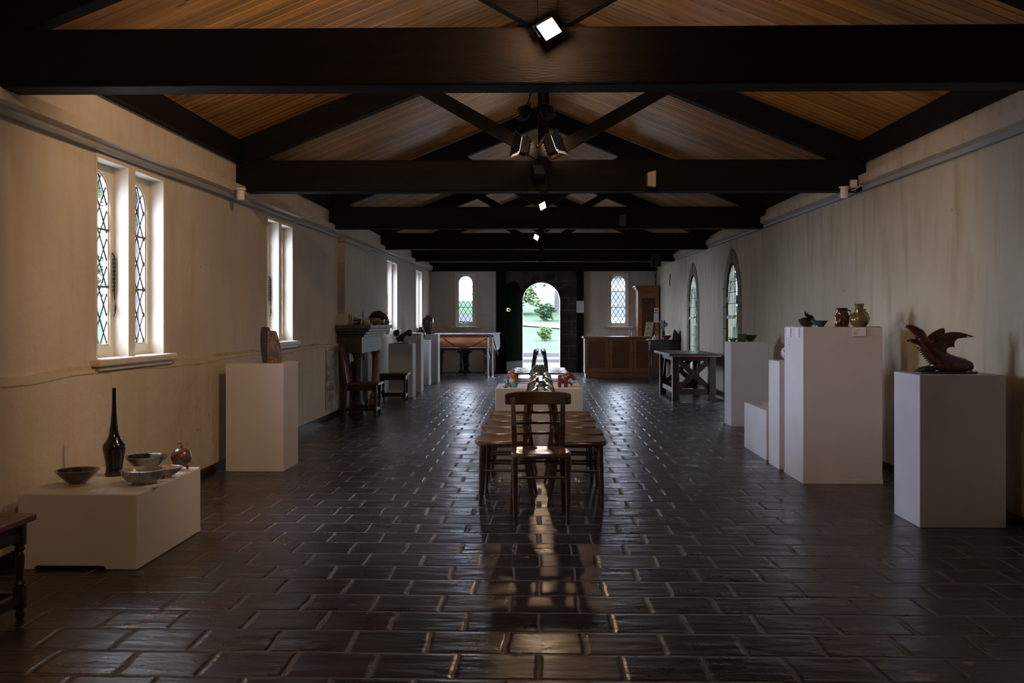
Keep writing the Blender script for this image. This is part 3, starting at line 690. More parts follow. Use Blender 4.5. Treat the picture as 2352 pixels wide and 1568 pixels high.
hc = empty('hall_chair', (-2.46, 12.99, 0), 0, 'dark high-backed oak chair with turned legs in front of the fireplace', 'chair')
MB().box(-.20, .26, -.22, .22, .435, .465, .006).build('seat', 'redoak', hc)
for sy in (-1, 1):
    turned(MB(), .21, sy*.17, .435).build('leg', 'oak', hc, smooth=True)
    mb = MB(); mb.bar((-.21, sy*.18, 0), (-.19, sy*.18, .46), .04, .04); mb.bar((-.19, sy*.18, .44), (-.27, sy*.18, .96), .04, .04); mb.build('leg', 'redoak', hc)
mb = MB(); mb.bar((-.20, -.17, .50), (-.20, .17, .50), .03, .05); mb.bar((-.262, -.19, .93), (-.262, .19, .93), .03, .09); mb.bar((-.228, -.17, .72), (-.228, .17, .72), .02, .05)
mb.bar((-.20, 0, .50), (-.26, 0, .93), .16, .015, (1, 0, 0)); mb.build('backrest', 'redoak', hc)
mb = MB()
for s in (-1, 1): mb.box(-.19, .20, s*.17-.012, s*.17+.012, .36, .434); mb.box(-.2, .20, s*.17-.013, s*.17+.013, .08, .125)
mb.build('apron', 'oak', hc); MB().box(.198, .222, -.16, .16, .08, .125).build('stretcher', 'oak', hc)

# ---------------------------------------------------------------- pots and bowls
def pot(name, m, prof, x, y, z, lab, cat, n=36, **k):
    mb = MB(); mb.lathe(prof, (0, 0, 0), n, **k); o = mb.build(name, m, smooth=True); o.location = (x, y, z); return tag(o, lab, cat)
def bowlp(r, h, f, t=.006, curve=1.6, foot=.012):
    P = [(0, 0), (f, 0), (f, foot)]
    for i in range(1, 11): u = i/10; P.append((f+(r-f)*u**(1/curve), foot+(h-foot)*u))
    P.append((r-t, h+.001))
    for i in range(9, -1, -1): u = i/10; P.append((max(0, (f+(r-f)*u**(1/curve))-t*1.2), foot+t+(h-foot)*u))
    P.append((0, foot+t)); return P
def cy(rz, m, base): return m
Zl = .40
M['greyglaze'] = mat('grey_crackle_glaze', (.40, .37, .34), .22, col2=(.20, .22, .24), scale=9, coat=.4)
M['creamglaze'] = mat('cream_glaze', (.55, .47, .38), .2, col2=(.40, .34, .27), scale=8, coat=.4)
M['blueblack'] = mat('blue_black_glaze', (.012, .016, .022), .1, col2=(.30, .34, .38), scale=5, lo=.5, hi=.62, coat=.6)
M['brownglaze'] = mat('brown_pot_glaze', (.16, .06, .03), .3, col2=(.06, .045, .06), scale=9, coat=.4)
M['gold'] = mat('amber_glaze', (.45, .26, .05), .3)
o = pot('bowl', 'bowlbr', bowlp(.119, .088, .040, .005, 1.15), -2.545, 5.09, Zl, 'black flared bowl with a yellow foot at the left end of the low plinth', 'bowl')
mb = MB(); mb.lathe([(0, -.0005), (.041, -.0005), (.043, .012), (.04, .014), (0, .014)], n=30); mb.build('foot_ring', 'gold', o, smooth=True)
pot('tall_vase', 'blackg', [(0, 0), (.050, 0), (.052, .006), (.046, .04), (.049, .08), (.061, .145), (.0655, .165), (.062, .185), (.045, .205), (.031, .235), (.021, .30), (.0135, .38), (.0115, .46), (.0115, .515), (.0095, .515), (.009, .4), (0, .38)], -2.495, 5.43, Zl, 'tall black vase with a long narrow neck on the low plinth', 'vase')
pot('bowl', 'blueblack', bowlp(.128, .092, .045, .006, 1.3), -2.375, 5.60, Zl, 'large black and blue-white glazed bowl right of the tall black vase', 'bowl')
o = pot('bowl', 'greyglaze', bowlp(.122, .082, .055, .010, 2.4), -2.205, 5.15, Zl, 'grey crackled bowl with black thread marks at the front of the low plinth', 'bowl', wob=lambda a, z: 1+.03*math.cos(2*a+.7))
mb = MB()
for a in (200, 235, 262, 285, 320, 60, 100, 130):
    a = math.radians(a); r = .117
    mb.tube([(r*1.02*math.cos(a), r*1.02*math.sin(a), .088), (r*1.035*math.cos(a+.02), r*1.035*math.sin(a+.02), .070), (r*1.03*math.cos(a-.05), r*1.03*math.sin(a-.05), .052)], .0016, 5)
mb.build('thread_mark', 'black', o)
pot('bowl', 'creamglaze', bowlp(.088, .062, .03, .005, 1.4), -2.155, 5.36, Zl, 'small cream bowl behind the grey crackled bowl', 'bowl', wob=lambda a, z: 1+.05*math.cos(a-.4)*(z/.06))
o = pot('gourd_pot', 'brownglaze', [(0, .018), (.03, .02), (.052, .04), (.0625, .075), (.055, .108), (.03, .128), (.012, .132), (0, .128)], -2.185, 5.66, Zl, 'round brown gourd-shaped pot with a curled stem on small feet', 'pot')
mb = MB(); mb.tube([(0, 0, .125), (.002, 0, .150), (-.006, 0, .163), (-.020, 0, .160), (-.026, 0, .155)], [.007, .005, .0045, .004, .003], 8); mb.build('stem', 'brownglaze', o, smooth=True)
for a in (30, 150, 270):
    a = math.radians(a); mb = MB(); mb.tube([(.036*math.cos(a), .036*math.sin(a), 0), (.034*math.cos(a), .034*math.sin(a), .04)], [.007, .011], 8); mb.build('foot', 'brownglaze', o, smooth=True)
for x, y, a in ((-2.13, 5.08, 8), (-2.145, 5.28, 5), (-2.14, 5.50, 6), (-2.36, 4.93, 0), (-2.33, 5.70, 4)):
    o = MB().box(-.035, .035, -.045, .045, 0, .003).build('label_card', 'white'); o.location = (x, y, Zl+.0005); o.rotation_euler.z = math.radians(a)
    tag(o, {5.08: 'small white card lying right of the grey crackled bowl', 5.28: 'small white card lying beside the small cream bowl', 5.5: 'small white card lying at the right edge near the gourd-shaped pot', 4.93: 'small card lying at the front edge of the low plinth', 5.70: 'small white card at the back of the low plinth behind the cream bowl'}[y], 'card', 'label cards on the low plinth')

# rock sculpture
rk = empty('rock_sculpture', (-2.36, 8.27, .94), 0, 'upright split-rock sculpture in charcoal and banded ochre on the waist-high plinth', 'sculpture')
mb = MB(); mb.poly([[(-.085, 0), (-.045, 0), (-.040, .10), (-.042, .22), (-.052, .315), (-.10, .320), (-.108, .22), (-.102, .1)]], lambda u, v, d: Vector((u, -.055+d, v)), .11); mb.build('slab', mat('charcoal_stone', (.035, .037, .042), .8, col2=(.06, .06, .065), scale=12, bump=.004), rk, bev=.008)
mb = MB(); mb.poly([[(-.045, 0), (.058, 0), (.066, .06), (.052, .13), (.030, .22), (.008, .282), (-.04, .287), (-.045, .15)]], lambda u, v, d: Vector((u, -.06+d, v)), .11)
rm = mat('banded_rock', (.13, .075, .045), .7, col2=(.32, .24, .19), scale=16, stretch=(2, 2, .6), bump=.006, bscale=40)
b_ = mb.build('block', rm, rk, bev=.008)
mb = MB(); mb.poly([[(-.040, .045), (.062, .05), (.064, .085), (.02, .112), (-.02, .108), (-.040, .085)]], lambda u, v, d: Vector((u, -.066+d, v)), .01); mb.build('grey_inlay', mat('slate_blue', (.11, .115, .13), .6), b_, bev=.002)
mb = MB(); mb.poly([[(-.040, .052), (.0, .058), (.045, .04), (.06, .025), (.055, .015), (.01, .035), (-.040, .040)]], lambda u, v, d: Vector((u, -.069+d, v)), .01); mb.poly([[(-.040, .212), (.022, .22), (.020, .232), (-.040, .226)]], lambda u, v, d: Vector((u, -.064+d, v)), .01); mb.build('ochre_band', mat('ochre_rock', (.42, .21, .05), .7, col2=(.25, .12, .04), scale=20), b_)
o = MB().box(-.04, .04, -.03, .03, 0, .003).build('label_card', 'white'); o.location = (-2.27, 8.50, .941); tag(o, 'small card lying beside the rock sculpture', 'card')

# dragon on plinth E (drawn side-on: local x right, z up)
dg = empty('dragon_sculpture', (2.665, 6.21, .966), 0, 'dark red winged dragon sculpture with its mouth open, rearing on a leaf-shaped base', 'sculpture')
k_ = .000385
P = lambda x, z, yy=0: Vector(((x-1030)*k_, yy, (1000-z)*k_))
dr = mat('dragon_red_glaze', (.12, .022, .010), .35, col2=(.03, .009, .006), scale=22, coat=.3, bump=.002, bscale=120)
do = mat('dragon_orange_glaze', (.17, .045, .014), .4, col2=(.05, .014, .008), scale=18, bump=.002, bscale=60)
mb = MB()
mb.tube([P(1478, 925), P(1440, 885), P(1330, 855), P(1190, 835), P(1060, 810), P(950, 765), P(865, 700), P(785, 615), P(715, 535), P(650, 460), P(600, 400)], [.010, .030, .042, .050, .056, .060, .060, .056, .048, .038, .030], 14)
mb.tube([P(1470, 915, .01), P(1300, 900, -.03), P(1080, 905, -.055), P(900, 915, -.045), P(780, 905, -.02)], [.012, .028, .026, .02, .006], 10)
mb.tube([P(1180, 905, .05), P(1000, 910, .06), P(820, 915, .04)], [.026, .02, .006], 10)
mb.tube([P(660, 400), P(590, 330), P(500, 260), P(430, 215), P(365, 200)], [.022, .034, .028, .018, .009], 12)
mb.tube([P(640, 470), P(560, 470), P(480, 452), P(420, 435), P(372, 450)], [.024, .020, .014, .010, .006], 10)
mb.tube([P(620, 420), P(570, 390)], [.032, .026], 10)
body = mb.build('body', dr, dg, remesh=.0045)
mb = MB(); mb.tube([P(560, 300, -.005), P(540, 360, -.005), P(520, 420, -.005)], [.010, .022, .012], 8); mb.ball(P(525, 345), .012)
mb.build('mouth', do, body, smooth=True)
mb = MB()
for i in range(12):
    t = i/11; x = 440+120*t; 
    mb.lathe([(.003, 0), (0, -.012)], P(430+9*i, 238+9*i, -.008), 6); mb.lathe([(.0028, 0), (0, .011)], P(400+11*i, 440+1.5*i, -.008), 6)
mb.build('teeth', 'creamglaze', body)
mb = MB()
sp = [(370, 180), (420, 178), (470, 188), (530, 215), (590, 255), (650, 290), (680, 320)]+[(990+i*42, 660+i*24-(6 if i > 6 else 0)) for i in range(12)]
for i, (x, z) in enumerate(sp): mb.lathe([(.009, -.012), (.005, .004), (0, .017 if i > 6 else .009)], P(x, z+14), 6, sx=1.1, sy=.5)
for i in range(9): mb.lathe([(.007, 0), (0, .018)], P(572+i*25, 570+i*33), 6, Matrix.Rotation(-2.0, 3, 'Y'), sx=1, sy=1.8)
mb.build('spines', dr, body)
def wing(par, pts, y0, tilt, name='wing'):
    mb = MB(); mb.poly([pts], lambda u, v, d: P(u, v, y0+d+tilt*((1000-v)*k_-.12)), .006); w_ = mb.build(name, do, par, bev=.002); return w_
w1 = [(740, 560), (730, 490), (780, 430), (880, 350), (980, 305), (1080, 292), (1200, 300), (1330, 335), (1440, 372), (1420, 380), (1320, 360), (1305, 390), (1230, 392), (1160, 410), (1122, 450), (1112, 500), (1122, 550), (1060, 548), (1005, 562), (985, 600), (990, 640), (900, 690), (800, 650)]
w2 = [(740, 400), (800, 350), (900, 285), (1000, 238), (1062, 232), (1078, 292), (1060, 340), (940, 420), (820, 470)]
wg = wing(dg, w1, -.045, -.10); wing(dg, w2, .035, .12)
mb = MB()
for q in ((1440, 374), (1122, 550), (985, 620), (1240, 392)): mb.tube([P(745, 520, -.050), P((745+q[0])/2, (500+q[1])/2-40, -.056), P(q[0], q[1], -.052)], [.008, .005, .0015], 6)
mb.build('wing_bone', dr, wg, smooth=True)
mb = MB(); mb.poly([[(490, .0), (560, .045), (700, .075), (1000, .09), (1300, .08), (1480, .05), (1565, .0), (1480, -.05), (1300, -.08), (1000, -.09), (700, -.075), (560, -.045)]], lambda u, v, d: Vector(((u-1030)*k_, v, d)), .012)
for s in (-1, 1): mb.tube([P(495, 970, 0), P(640, 930, s*.03), P(800, 915, s*.04)], [.004, .014, .02], 8)
mb.build('base', mat('dark_leaf_glaze', (.03, .028, .022), .5, col2=(.06, .05, .035), scale=10), dg, bev=.003)
o = MB().box(-.045, .045, -.03, .03, 0, .002).build('label_card', 'white'); o.location = (2.49, 6.36, .967); tag(o, 'small white card lying on the plinth left of the red dragon', 'card')

# pots on the tall plinth D
zD = 1.262
M['teal'] = mat('teal_glaze', (.035, .075, .085), .25, col2=(.02, .045, .05), scale=9, coat=.4)
M['darkpot'] = mat('dark_red_black_glaze', (.010, .010, .010), .1, col2=(.09, .015, .010), scale=16, lo=.5, hi=.62, coat=.5)
M['olive'] = mat('olive_glaze', (.15, .12, .02), .2, col2=(.09, .065, .012), scale=7, coat=.5)
M['brownjug'] = mat('brown_jug_glaze', (.08, .035, .012), .15, col2=(.04, .016, .008), scale=9, coat=.5)
o = pot('lidded_pot', 'darkpot', [(0, 0), (.03, 0), (.055, .02), (.072, .045), (.074, .058), (.068, .062), (.066, .056), (0, .056)], 2.265, 7.98, zD, 'dark lidded pot with a creature knob at the left of the tallest plinth', 'pot')
mb = MB(); mb.lathe([(.070, .058), (.05, .072), (.02, .080), (0, .080)]); mb.tube([(.055, 0, .066), (.04, -.01, .082), (.01, 0, .09), (-.01, 0, .105), (-.016, 0, .122)], [.01, .014, .016, .012, .007], 8)
mb.lathe([(.006, 0), (0, .016)], (-.014, 0, .12), 6); mb.lathe([(.006, 0), (0, .014)], (.005, 0, .108), 6); mb.build('lid', 'darkpot', o, smooth=True)
pot('bowl', 'teal', bowlp(.068, .052, .038, .004, 1.2), 2.30, 7.75, zD, 'small teal bowl beside the dark lidded pot', 'bowl')
def jug(prof, x, y, m, lab, hz, hr):
    o = pot('jug', m, prof, x, y, zD, lab, 'jug')
    mb = MB(); mb.tube([(hr[0]*.9, 0, hz[0]), (hr[0]+.022, 0, hz[0]-.004), (hr[1]+.02, 0, hz[1]+.02), (hr[1]*.9, 0, hz[1])], .006, 8); mb.build('handle', m, o, smooth=True); return o
jug([(0, 0), (.045, 0), (.048, .01), (.048, .05), (.040, .075), (.024, .095), (.022, .125), (.027, .135), (.023, .135), (.018, .1), (0, .08)], 2.49, 7.80, 'brownjug', 'small brown bottle-jug left of the olive vase', (.12, .075), (.02, .04))
jug([(0, 0), (.05, 0), (.055, .03), (.058, .09), (.045, .125), (.040, .14), (.048, .158), (.042, .158), (.035, .14), (0, .1)], 2.555, 7.97, 'darkpot', 'dark brown jug standing behind the small brown bottle-jug', (.14, .08), (.045, .055))
pot('vase', 'olive', [(0, 0), (.040, 0), (.062, .02), (.074, .05), (.072, .075), (.055, .10), (.034, .118), (.031, .165), (.040, .190), (.036, .190), (.027, .165), (.028, .12), (0, .1)], 2.622, 7.745, zD, 'olive green round vase with a wide neck on the tallest plinth', 'vase')
pot('vase', 'olive', [(0, 0), (.04, 0), (.066, .03), (.078, .07), (.060, .115), (.040, .135), (.048, .150), (.043, .150), (.034, .13), (0, .1)], 2.705, 7.96, zD, 'rounder olive brown vase half hidden behind the olive wide-necked one', 'vase')
o = MB().box(-.04, .04, -.04, .04, 0, .004).build('label_card', 'oak'); o.location = (2.44, 7.70, zD); tag(o, 'dark card lying under the small brown bottle-jug', 'card', 'cards on the tallest plinth')
o = MB().box(-.05, .04, -.04, .04, 0, .004).build('label_card', 'oak'); o.location = (2.72, 7.70, zD); tag(o, 'dark card lying at the right corner beside the olive vase', 'card', 'cards on the tallest plinth')
def label_face(x, y, z, w_, h_, face, lab):
    t = empty('wall_label', (x, y, z), 0, lab, 'label', 'labels fixed to the tallest plinth')
    mb = MB(); mb2 = MB()
    if face == 'front':
        mb.box(-w_/2, w_/2, -.008, 0, -h_, 0); 
        for i, (q, l_) in enumerate(((.014, .5), (.030, .35), (.040, .45), (.050, .3))): mb2.box(-w_/2+.008, -w_/2+.008+w_*l_, -.0088, -.008, -q-.003, -q)
    else:
        mb.box(-.008, 0, -w_/2, w_/2, -h_, 0)
        for i in range(4): mb2.box(-.0088, -.008, -w_/2+.008, w_/2-.02, -.016*(i+1)-.003, -.016*(i+1))
    mb.build('card', 'white', t); mb2.build('text_lines', 'ink', t)
label_face(2.575, 7.617, 1.255, .105, .068, 'front', 'white text label on the front face of the tallest plinth')
label_face(2.127, 8.02, 1.252, .085, .075, 'side', 'farther of the two white labels on the side of the tallest plinth')
label_face(2.127, 7.76, 1.252, .085, .075, 'side', 'nearer of the two white labels on the side of the tallest plinth')

# other right-hand pots
M['green'] = mat('green_glaze', (.03, .07, .02), .2, col2=(.08, .11, .04), scale=14, coat=.4)
zA = 1.055
pot('bowl', 'green', bowlp(.06, .035, .03, .004, 1.3), 2.465, 11.98, zA, 'shallow green dish at the left of the green cups', 'bowl')
o = pot('cup', 'green', [(0, 0), (.05, 0), (.055, .01), (.058, .10), (.053, .10), (.050, .015), (0, .012)], 2.555, 11.88, zA, 'tall green cup with ridged sides in the middle of the green pots', 'cup')
mb = MB(); mb.tube([(.052, 0, .085), (.085, 0, .08), (.088, 0, .04), (.053, 0, .025)], .006, 8); mb.build('handle', 'green', o, smooth=True)
pot('bowl', 'green', bowlp(.085, .085, .035, .005, 1.5), 2.69, 11.99, zA, 'green bowl right of the tall green cup', 'bowl')
pot('patterned_pot', mat('patterned_glaze', (.55, .50, .44), .3, col2=(.08, .04, .05), scale=40, lo=.45, hi=.52), [(0, 0), (.04, 0), (.07, .03), (.08, .065), (.068, .10), (.045, .125), (.04, .125), (0, .1)], 2.26, 8.52, .955, 'small white and brown patterned pot behind the tallest plinth', 'pot')
pot('glass_bowl', 'clear', [(0, 0), (.055, 0), (.085, .03), (.088, .07), (.075, .085), (.071, .083), (.083, .068), (.08, .032), (.052, .006), (0, .006)], 2.38, 9.42, .487, 'clear glass bowl on the low white box plinth', 'bowl')
o = MB().box(-.07, .07, -.08, .08, 0, .018, .003).build('patterned_tile', mat('blue_white_pattern', (.70, .66, .62), .3, col2=(.04, .04, .12), scale=22, lo=.48, hi=.5)); o.location = (2.38, 9.42, .4685); tag(o, 'blue and white patterned tile under the glass bowl', 'tile')
o = MB().box(-.05, .05, -.04, .04, 0, .003).build('label_card', 'creamglaze'); o.location = (2.22, 9.62, .4685); tag(o, 'pale card lying at the far left corner of the low box plinth', 'card')

# ---------------------------------------------------------------- figures on the middle block
zb = .60
def fig(name, x, y, lab, parts, vox=.006, cat='figurine', z=zb):
    t = empty(name, (x, y, z), 0, lab, cat)
    for nm, m, chains in parts:
        mb = MB()
        for pts, rs in chains: mb.tube(pts, rs, 10)
        mb.build(nm, m, t, remesh=vox)
    return t
M['orange'] = mat('orange_glaze', (.55, .13, .05), .3, col2=(.35, .06, .02), scale=30, coat=.3)
M['red'] = mat('red_glaze', (.28, .035, .03), .3, col2=(.12, .02, .02), scale=22, coat=.3)
M['greyg'] = mat('grey_green_glaze', (.10, .10, .08), .4, col2=(.25, .25, .22), scale=30)
M['blue'] = mat('blue_glaze', (.10, .28, .45), .3)
M['mint'] = mat('mint_green_glaze', (.03, .22, .14), .3, col2=(.10, .40, .32), scale=20)
M['night'] = mat('dark_scaly_glaze', (.02, .045, .055), .3, col2=(.05, .11, .12), scale=20, coat=.4)
fig('creature_figurine', -.275, 10.25, 'orange seated creature figurine with a beaked head at the left of the block', [('body', 'orange', [([(0, 0, .0), (.01, 0, .05), (.0, 0, .11), (-.02, 0, .155)], [.038, .042, .034, .022]), ([(.0, 0, .145), (-.04, 0, .158), (-.062, 0, .14)], [.022, .018, .006]), ([(.03, 0, .01), (-.05, -.02, .012)], [.022, .012]), ([(.03, .02, .01), (-.05, .03, .012)], [.022, .012])]), ('crest', 'creamglaze', [([(-.02, 0, .168), (-.055, 0, .158), (-.07, 0, .138)], [.007, .008, .003]), ([(-.01, 0, .17), (-.01, 0, .20)], [.008, .003])])])
fig('creature_figurine', -.355, 10.18, 'small grey-green sea-horse shaped figurine left of the orange creature', [('body', 'greyg', [([(.02, 0, .008), (.005, 0, .03), (.015, 0, .065), (.02, 0, .10), (-.002, 0, .118), (-.03, 0, .10)], [.024, .026, .018, .014, .014, .005]), ([(-.02, -.02, .008), (.03, -.02, .008)], [.012, .016]), ([(-.03, .0, .006), (-.045, 0, .006)], [.012, .006])])], .004)
fig('ball_figurine', -.262, 10.03, 'mint green coiled figurine at the front left of the block', [('body', 'mint', [([(-.03, 0, .03), (0, -.01, .036), (.03, 0, .028)], [.026, .034, .026]), ([(-.02, 0, .055), (-.035, 0, .068)], [.012, .008])])], .005)
fig('ball_figurine', -.305, 10.05, 'small red rounded figurine touching the mint green one', [('body', 'red', [([(-.015, 0, .022), (.015, 0, .024)], [.020, .024])])], .004)
fig('ball_figurine', -.295, 10.24+.0, 'small dark rounded figurine behind the red and mint ones', [('body', 'night', [([(-.06, -.06, .022), (-.02, -.06, .026)], [.018, .026])])], .005)
fig('flat_figurine', -.355, 9.98, 'flat dark glazed piece lying at the front left edge of the block', [('body', 'night', [([(-.02, 0, .006), (.02, 0, .006)], [.007, .007])])], .003)
t = fig('beast_figurine', .27, 10.12, 'red speckled beast figurine with blue saddle and wing at the right of the block', [('body', 'red', [([(-.07, 0, .10), (-.03, 0, .095), (.03, 0, .11), (.06, 0, .13), (.09, 0, .11), (.115, 0, .07)], [.035, .045, .042, .036, .024, .008]), ([(-.05, -.02, .09), (-.05, -.02, 0)], [.024, .020]), ([(-.05, .03, .09), (-.05, .03, 0)], [.022, .020]), ([(.02, -.02, .09), (.02, -.02, 0)], [.024, .022]), ([(.02, .03, .09), (.02, .03, 0)], [.022, .020]), ([(.07, 0, .12), (.11, -.01, .10), (.14, -.01, .08)], [.018, .014, .004]), ([(.05, 0, .06), (.09, 0, .02), (.075, 0, .01)], [.016, .012, .006])]), ('saddle', 'blue', [([(-.02, -.03, .13), (.0, -.045, .10), (.005, -.045, .075)], [.014, .014, .010])])])
# scaly dome creature in the middle
t = empty('scaly_dome_figurine', (.0, 10.3, zb), 0, 'dark blue-green figurine with a scaly dome between the two chair rows', 'figurine')
mb = MB(); mb.lathe([(.095, .125), (.092, .15), (.075, .19), (.045, .22), (0, .235)], n=28)
for j in range(7):
    el = j/7*1.35; n_ = max(4, int(24*math.cos(el)))
    for i in range(n_):
        a = 2*PI*(i+.5*(j%2))/n_; mb.ball((.095*math.cos(el)*math.cos(a), .095*math.cos(el)*math.sin(a), .128+.108*math.sin(el)), .0095, n=6)
mb.build('shell', 'night', t, smooth=True)
mb = MB(); mb.lathe([(0, .0), (.10, .0), (.095, .02), (.07, .03), (.05, .045), (.045, .06), (0, .06)], n=20); mb.lathe([(.0, .115), (.085, .118), (.09, .128), (0, .13)])
for i in range(5):
    a = 2*PI*i/5+.5; mb.tube([(.07*math.cos(a), .07*math.sin(a), .03), (.06*math.cos(a), .06*math.sin(a), .08), (.075*math.cos(a), .075*math.sin(a), .122)], [.018, .012, .014], 8)
for i in range(26):
    a = random.uniform(0, 6.28); r = random.uniform(.05, .10); mb.ball((r*math.cos(a), r*math.sin(a), random.uniform(.016, .04)), .014, n=6)
mb.build('body', 'night', t, smooth=True)
for x, y, cm, lb in ((.40, 10.22, 'yellow_paper', 'yellow paper sheet lying behind the red beast figurine'), (.425, 10.08, 'pink_paper', 'pale pink card lying at the right edge of the block'), (.43, 9.97, 'lilac_paper', 'lilac card lying at the front right corner of the block'), (-.40, 10.12, 'grey_paper', 'grey card lying at the left edge of the block'), (.0, 9.95, 'white_paper', 'white card lying at the front middle of the block')):
    col = {'yellow_paper': (.75, .5, .08), 'pink_paper': (.7, .5, .55), 'lilac_paper': (.6, .48, .62), 'grey_paper': (.3, .3, .32), 'white_paper': (.7, .7, .7)}[cm]
    s_ = 1.5 if 'yellow' in cm else .8
    o = MB().box(-.04*s_, .04*s_, -.03*s_, .03*s_, 0, .002).build('label_card', mat(cm, col, .7)); o.location = (x, y, zb+.0005); tag(o, lb, 'card', 'cards on the middle block')

# ---------------------------------------------------------------- left background pots and fireplace ornaments
M['darkbr'] = mat('dark_brown_stoneware', (.07, .035, .022), .25, col2=(.03, .016, .012), scale=9, coat=.4)
M['khaki'] = mat('brown_green_stoneware', (.10, .09, .07), .2, col2=(.055, .045, .035), scale=5, stretch=(1, 1, .4), coat=.4)
t = empty('twisted_sculpture', (-2.40, 16.3, .93), 0, 'twisted dark metal-like sculpture of a round head on a slanting body', 'sculpture')
mb = MB(); mb.box(-.13, .13, -.07, .07, 0, .012); mb.build('base', 'black', t)
mb = MB(); mb.tube([(-.08, 0, .055), (-.04, 0, .08), (.02, 0, .13), (.09, 0, .19)], [.045, .05, .042, .03], 10); mb.tube([(.03, 0, .04), (0, 0, .09)], [.03, .03], 8)
mb.build('body', mat('dark_bronze', (.04, .03, .025), .35, .4, col2=(.09, .07, .06), scale=20), t, remesh=.006)
mb = MB(); mb.ball((.13, 0, .185), .062); mb.build('knob', 'darkbr', t, smooth=True); mb = MB(); mb.ball((-.09, 0, .18), .058); mb.tube([(-.1, 0, .18), (-.06, 0, .24)], [.03, .02]); mb.build('knob', 'darkbr', t, smooth=True)
MB().box(-.03, .03, -.004, 0, 0, .07).build('wall_label', 'white').location = (-2.26, 17.396, .98)
tag(bpy.data.objects['wall_label.003'] if 'wall_label.003' in bpy.data.objects else bpy.data.objects['wall_label'], 'tiny white label on the pale plinth behind the twisted sculpture', 'label')
o = pot('jar', 'khaki', [(0, 0), (.07, 0), (.085, .05), (.115, .20), (.120, .30), (.10, .35), (.05, .375), (.04, .385), (.048, .41), (.04, .41), (0, .38)], -2.42, 20.35, 1.045, 'tall brown-green shouldered jar on the plinth closest to the piano', 'jar')
pot('vase', 'darkbr', [(0, 0), (.045, 0), (.085, .05), (.10, .11), (.085, .17), (.04, .205), (.03, .24), (.05, .265), (.04, .265), (0, .2)], -2.46, 19.42, .935, 'small round dark brown vase with a narrow neck, left of the tall jar', 'vase')
zm = 1.262
def onm(name, x, y, build, m, lab, cat, group=None, **k):
    mb = MB(); build(mb); o = mb.build(name, m, **k); o.location = (x, y, zm); return tag(o, lab, cat, group)
for i, (x, y, h, r, lb) in enumerate(((-2.72, 13.35, .17, .008, 'leftmost thin brown candle on the mantelshelf'), (-2.66, 13.2, .15, .010, 'second thin brown candle, just left of the dark striped box'), (-2.56, 13.55, .21, .008, 'tallest thin brown candle, behind the striped box'), (-2.46, 14.4, .16, .006, 'thin dark candle left of the round brown animal'), (-2.46, 14.75, .20, .006, 'thin dark candle behind the round brown animal'))):
    onm('candle', x, y, lambda mb: mb.lathe([(0, 0), (r*2.6, 0), (r*2.2, .02), (r, .03), (r, h-.03), (0, h)], n=12), mat('candle_brown', (.25, .13, .06), .5), lb, 'candle', 'thin candles on the mantelshelf', smooth=True)
o = onm('striped_box', -2.585, 13.15, lambda mb: mb.box(-.035, .035, -.03, .03, 0, .10, .003), 'black', 'small dark box with two pale bands on the mantelshelf', 'box')
mb = MB(); mb.box(-.0355, .0355, -.031, .031, .035, .05); mb.box(-.0355, .0355, -.031, .031, .078, .09); mb.build('band', 'creamglaze', o)
onm('candle_jar', -2.535, 13.17, lambda mb: mb.lathe([(0, 0), (.027, 0), (.027, .085), (.022, .085), (.02, .02), (0, .02)], n=20), 'blackg', 'small black jar right of the striped box on the mantelshelf', 'jar', smooth=True)
for i, (x, y, r) in enumerate(((-2.46, 13.3, .052), (-2.40, 13.75, .05))):
    onm('pale_pot', x, y, lambda mb: mb.lathe([(0, 0), (r*.7, 0), (r, r*.7), (r*.85, r*1.4), (r*.4, r*1.7), (0, r*1.75)], n=20), 'greyglaze' if i else 'creamglaze', ['pale round lidded pot right of the black jar on the mantelshelf', 'grey round pot beneath the dark animal on the mantelshelf'][i], 'pot', smooth=True)
t = empty('animal_figurine', (-2.42, 14.0, zm), 0, 'dark brown crouching animal with a rounded back on the mantelshelf', 'figurine')
mb = MB(); mb.tube([(-.13, 0, .10), (-.06, 0, .155), (.02, 0, .16), (.09, 0, .12), (.15, 0, .10)], [.02, .05, .06, .045, .018], 12); mb.tube([(.10, 0, .14), (.11, 0, .175)], [.015, .006])
for x in (-.06, .06): mb.tube([(x, -.02, .12), (x+.02, -.03, 0)], [.025, .014]); mb.tube([(x, .02, .12), (x-.01, .03, 0)], [.025, .014])
mb.build('body', 'darkbr', t, remesh=.006)
t = empty('mask_figurine', (-2.36, 13.5, zm), 0, 'pale brown reclining figure in front of the dark animal on the mantelshelf', 'figurine')
mb = MB(); mb.tube([(-.10, 0, .045), (-.03, 0, .065), (.05, 0, .055), (.12, 0, .02)], [.035, .045, .035, .012], 10); mb.ball((-.1, 0, .07), .035); mb.build('body', mat('pale_brown_clay', (.30, .20, .13), .6, col2=(.18, .11, .07), scale=20), t, remesh=.005)
t = empty('jug', (-2.40, 14.72, zm), 0, 'small pale jug with a loop handle at the right of the mantelshelf ornaments', 'jug')
mb = MB(); mb.lathe([(0, 0), (.03, 0), (.042, .03), (.035, .065), (.02, .085), (.025, .10), (.02, .10), (0, .08)], n=18); mb.build('body', 'greyglaze', t, smooth=True)
mb = MB(); mb.tube([(.02, 0, .09), (.06, 0, .09), (.065, 0, .05), (.038, 0, .04)], .005); mb.build('handle', 'greyglaze', t, smooth=True)

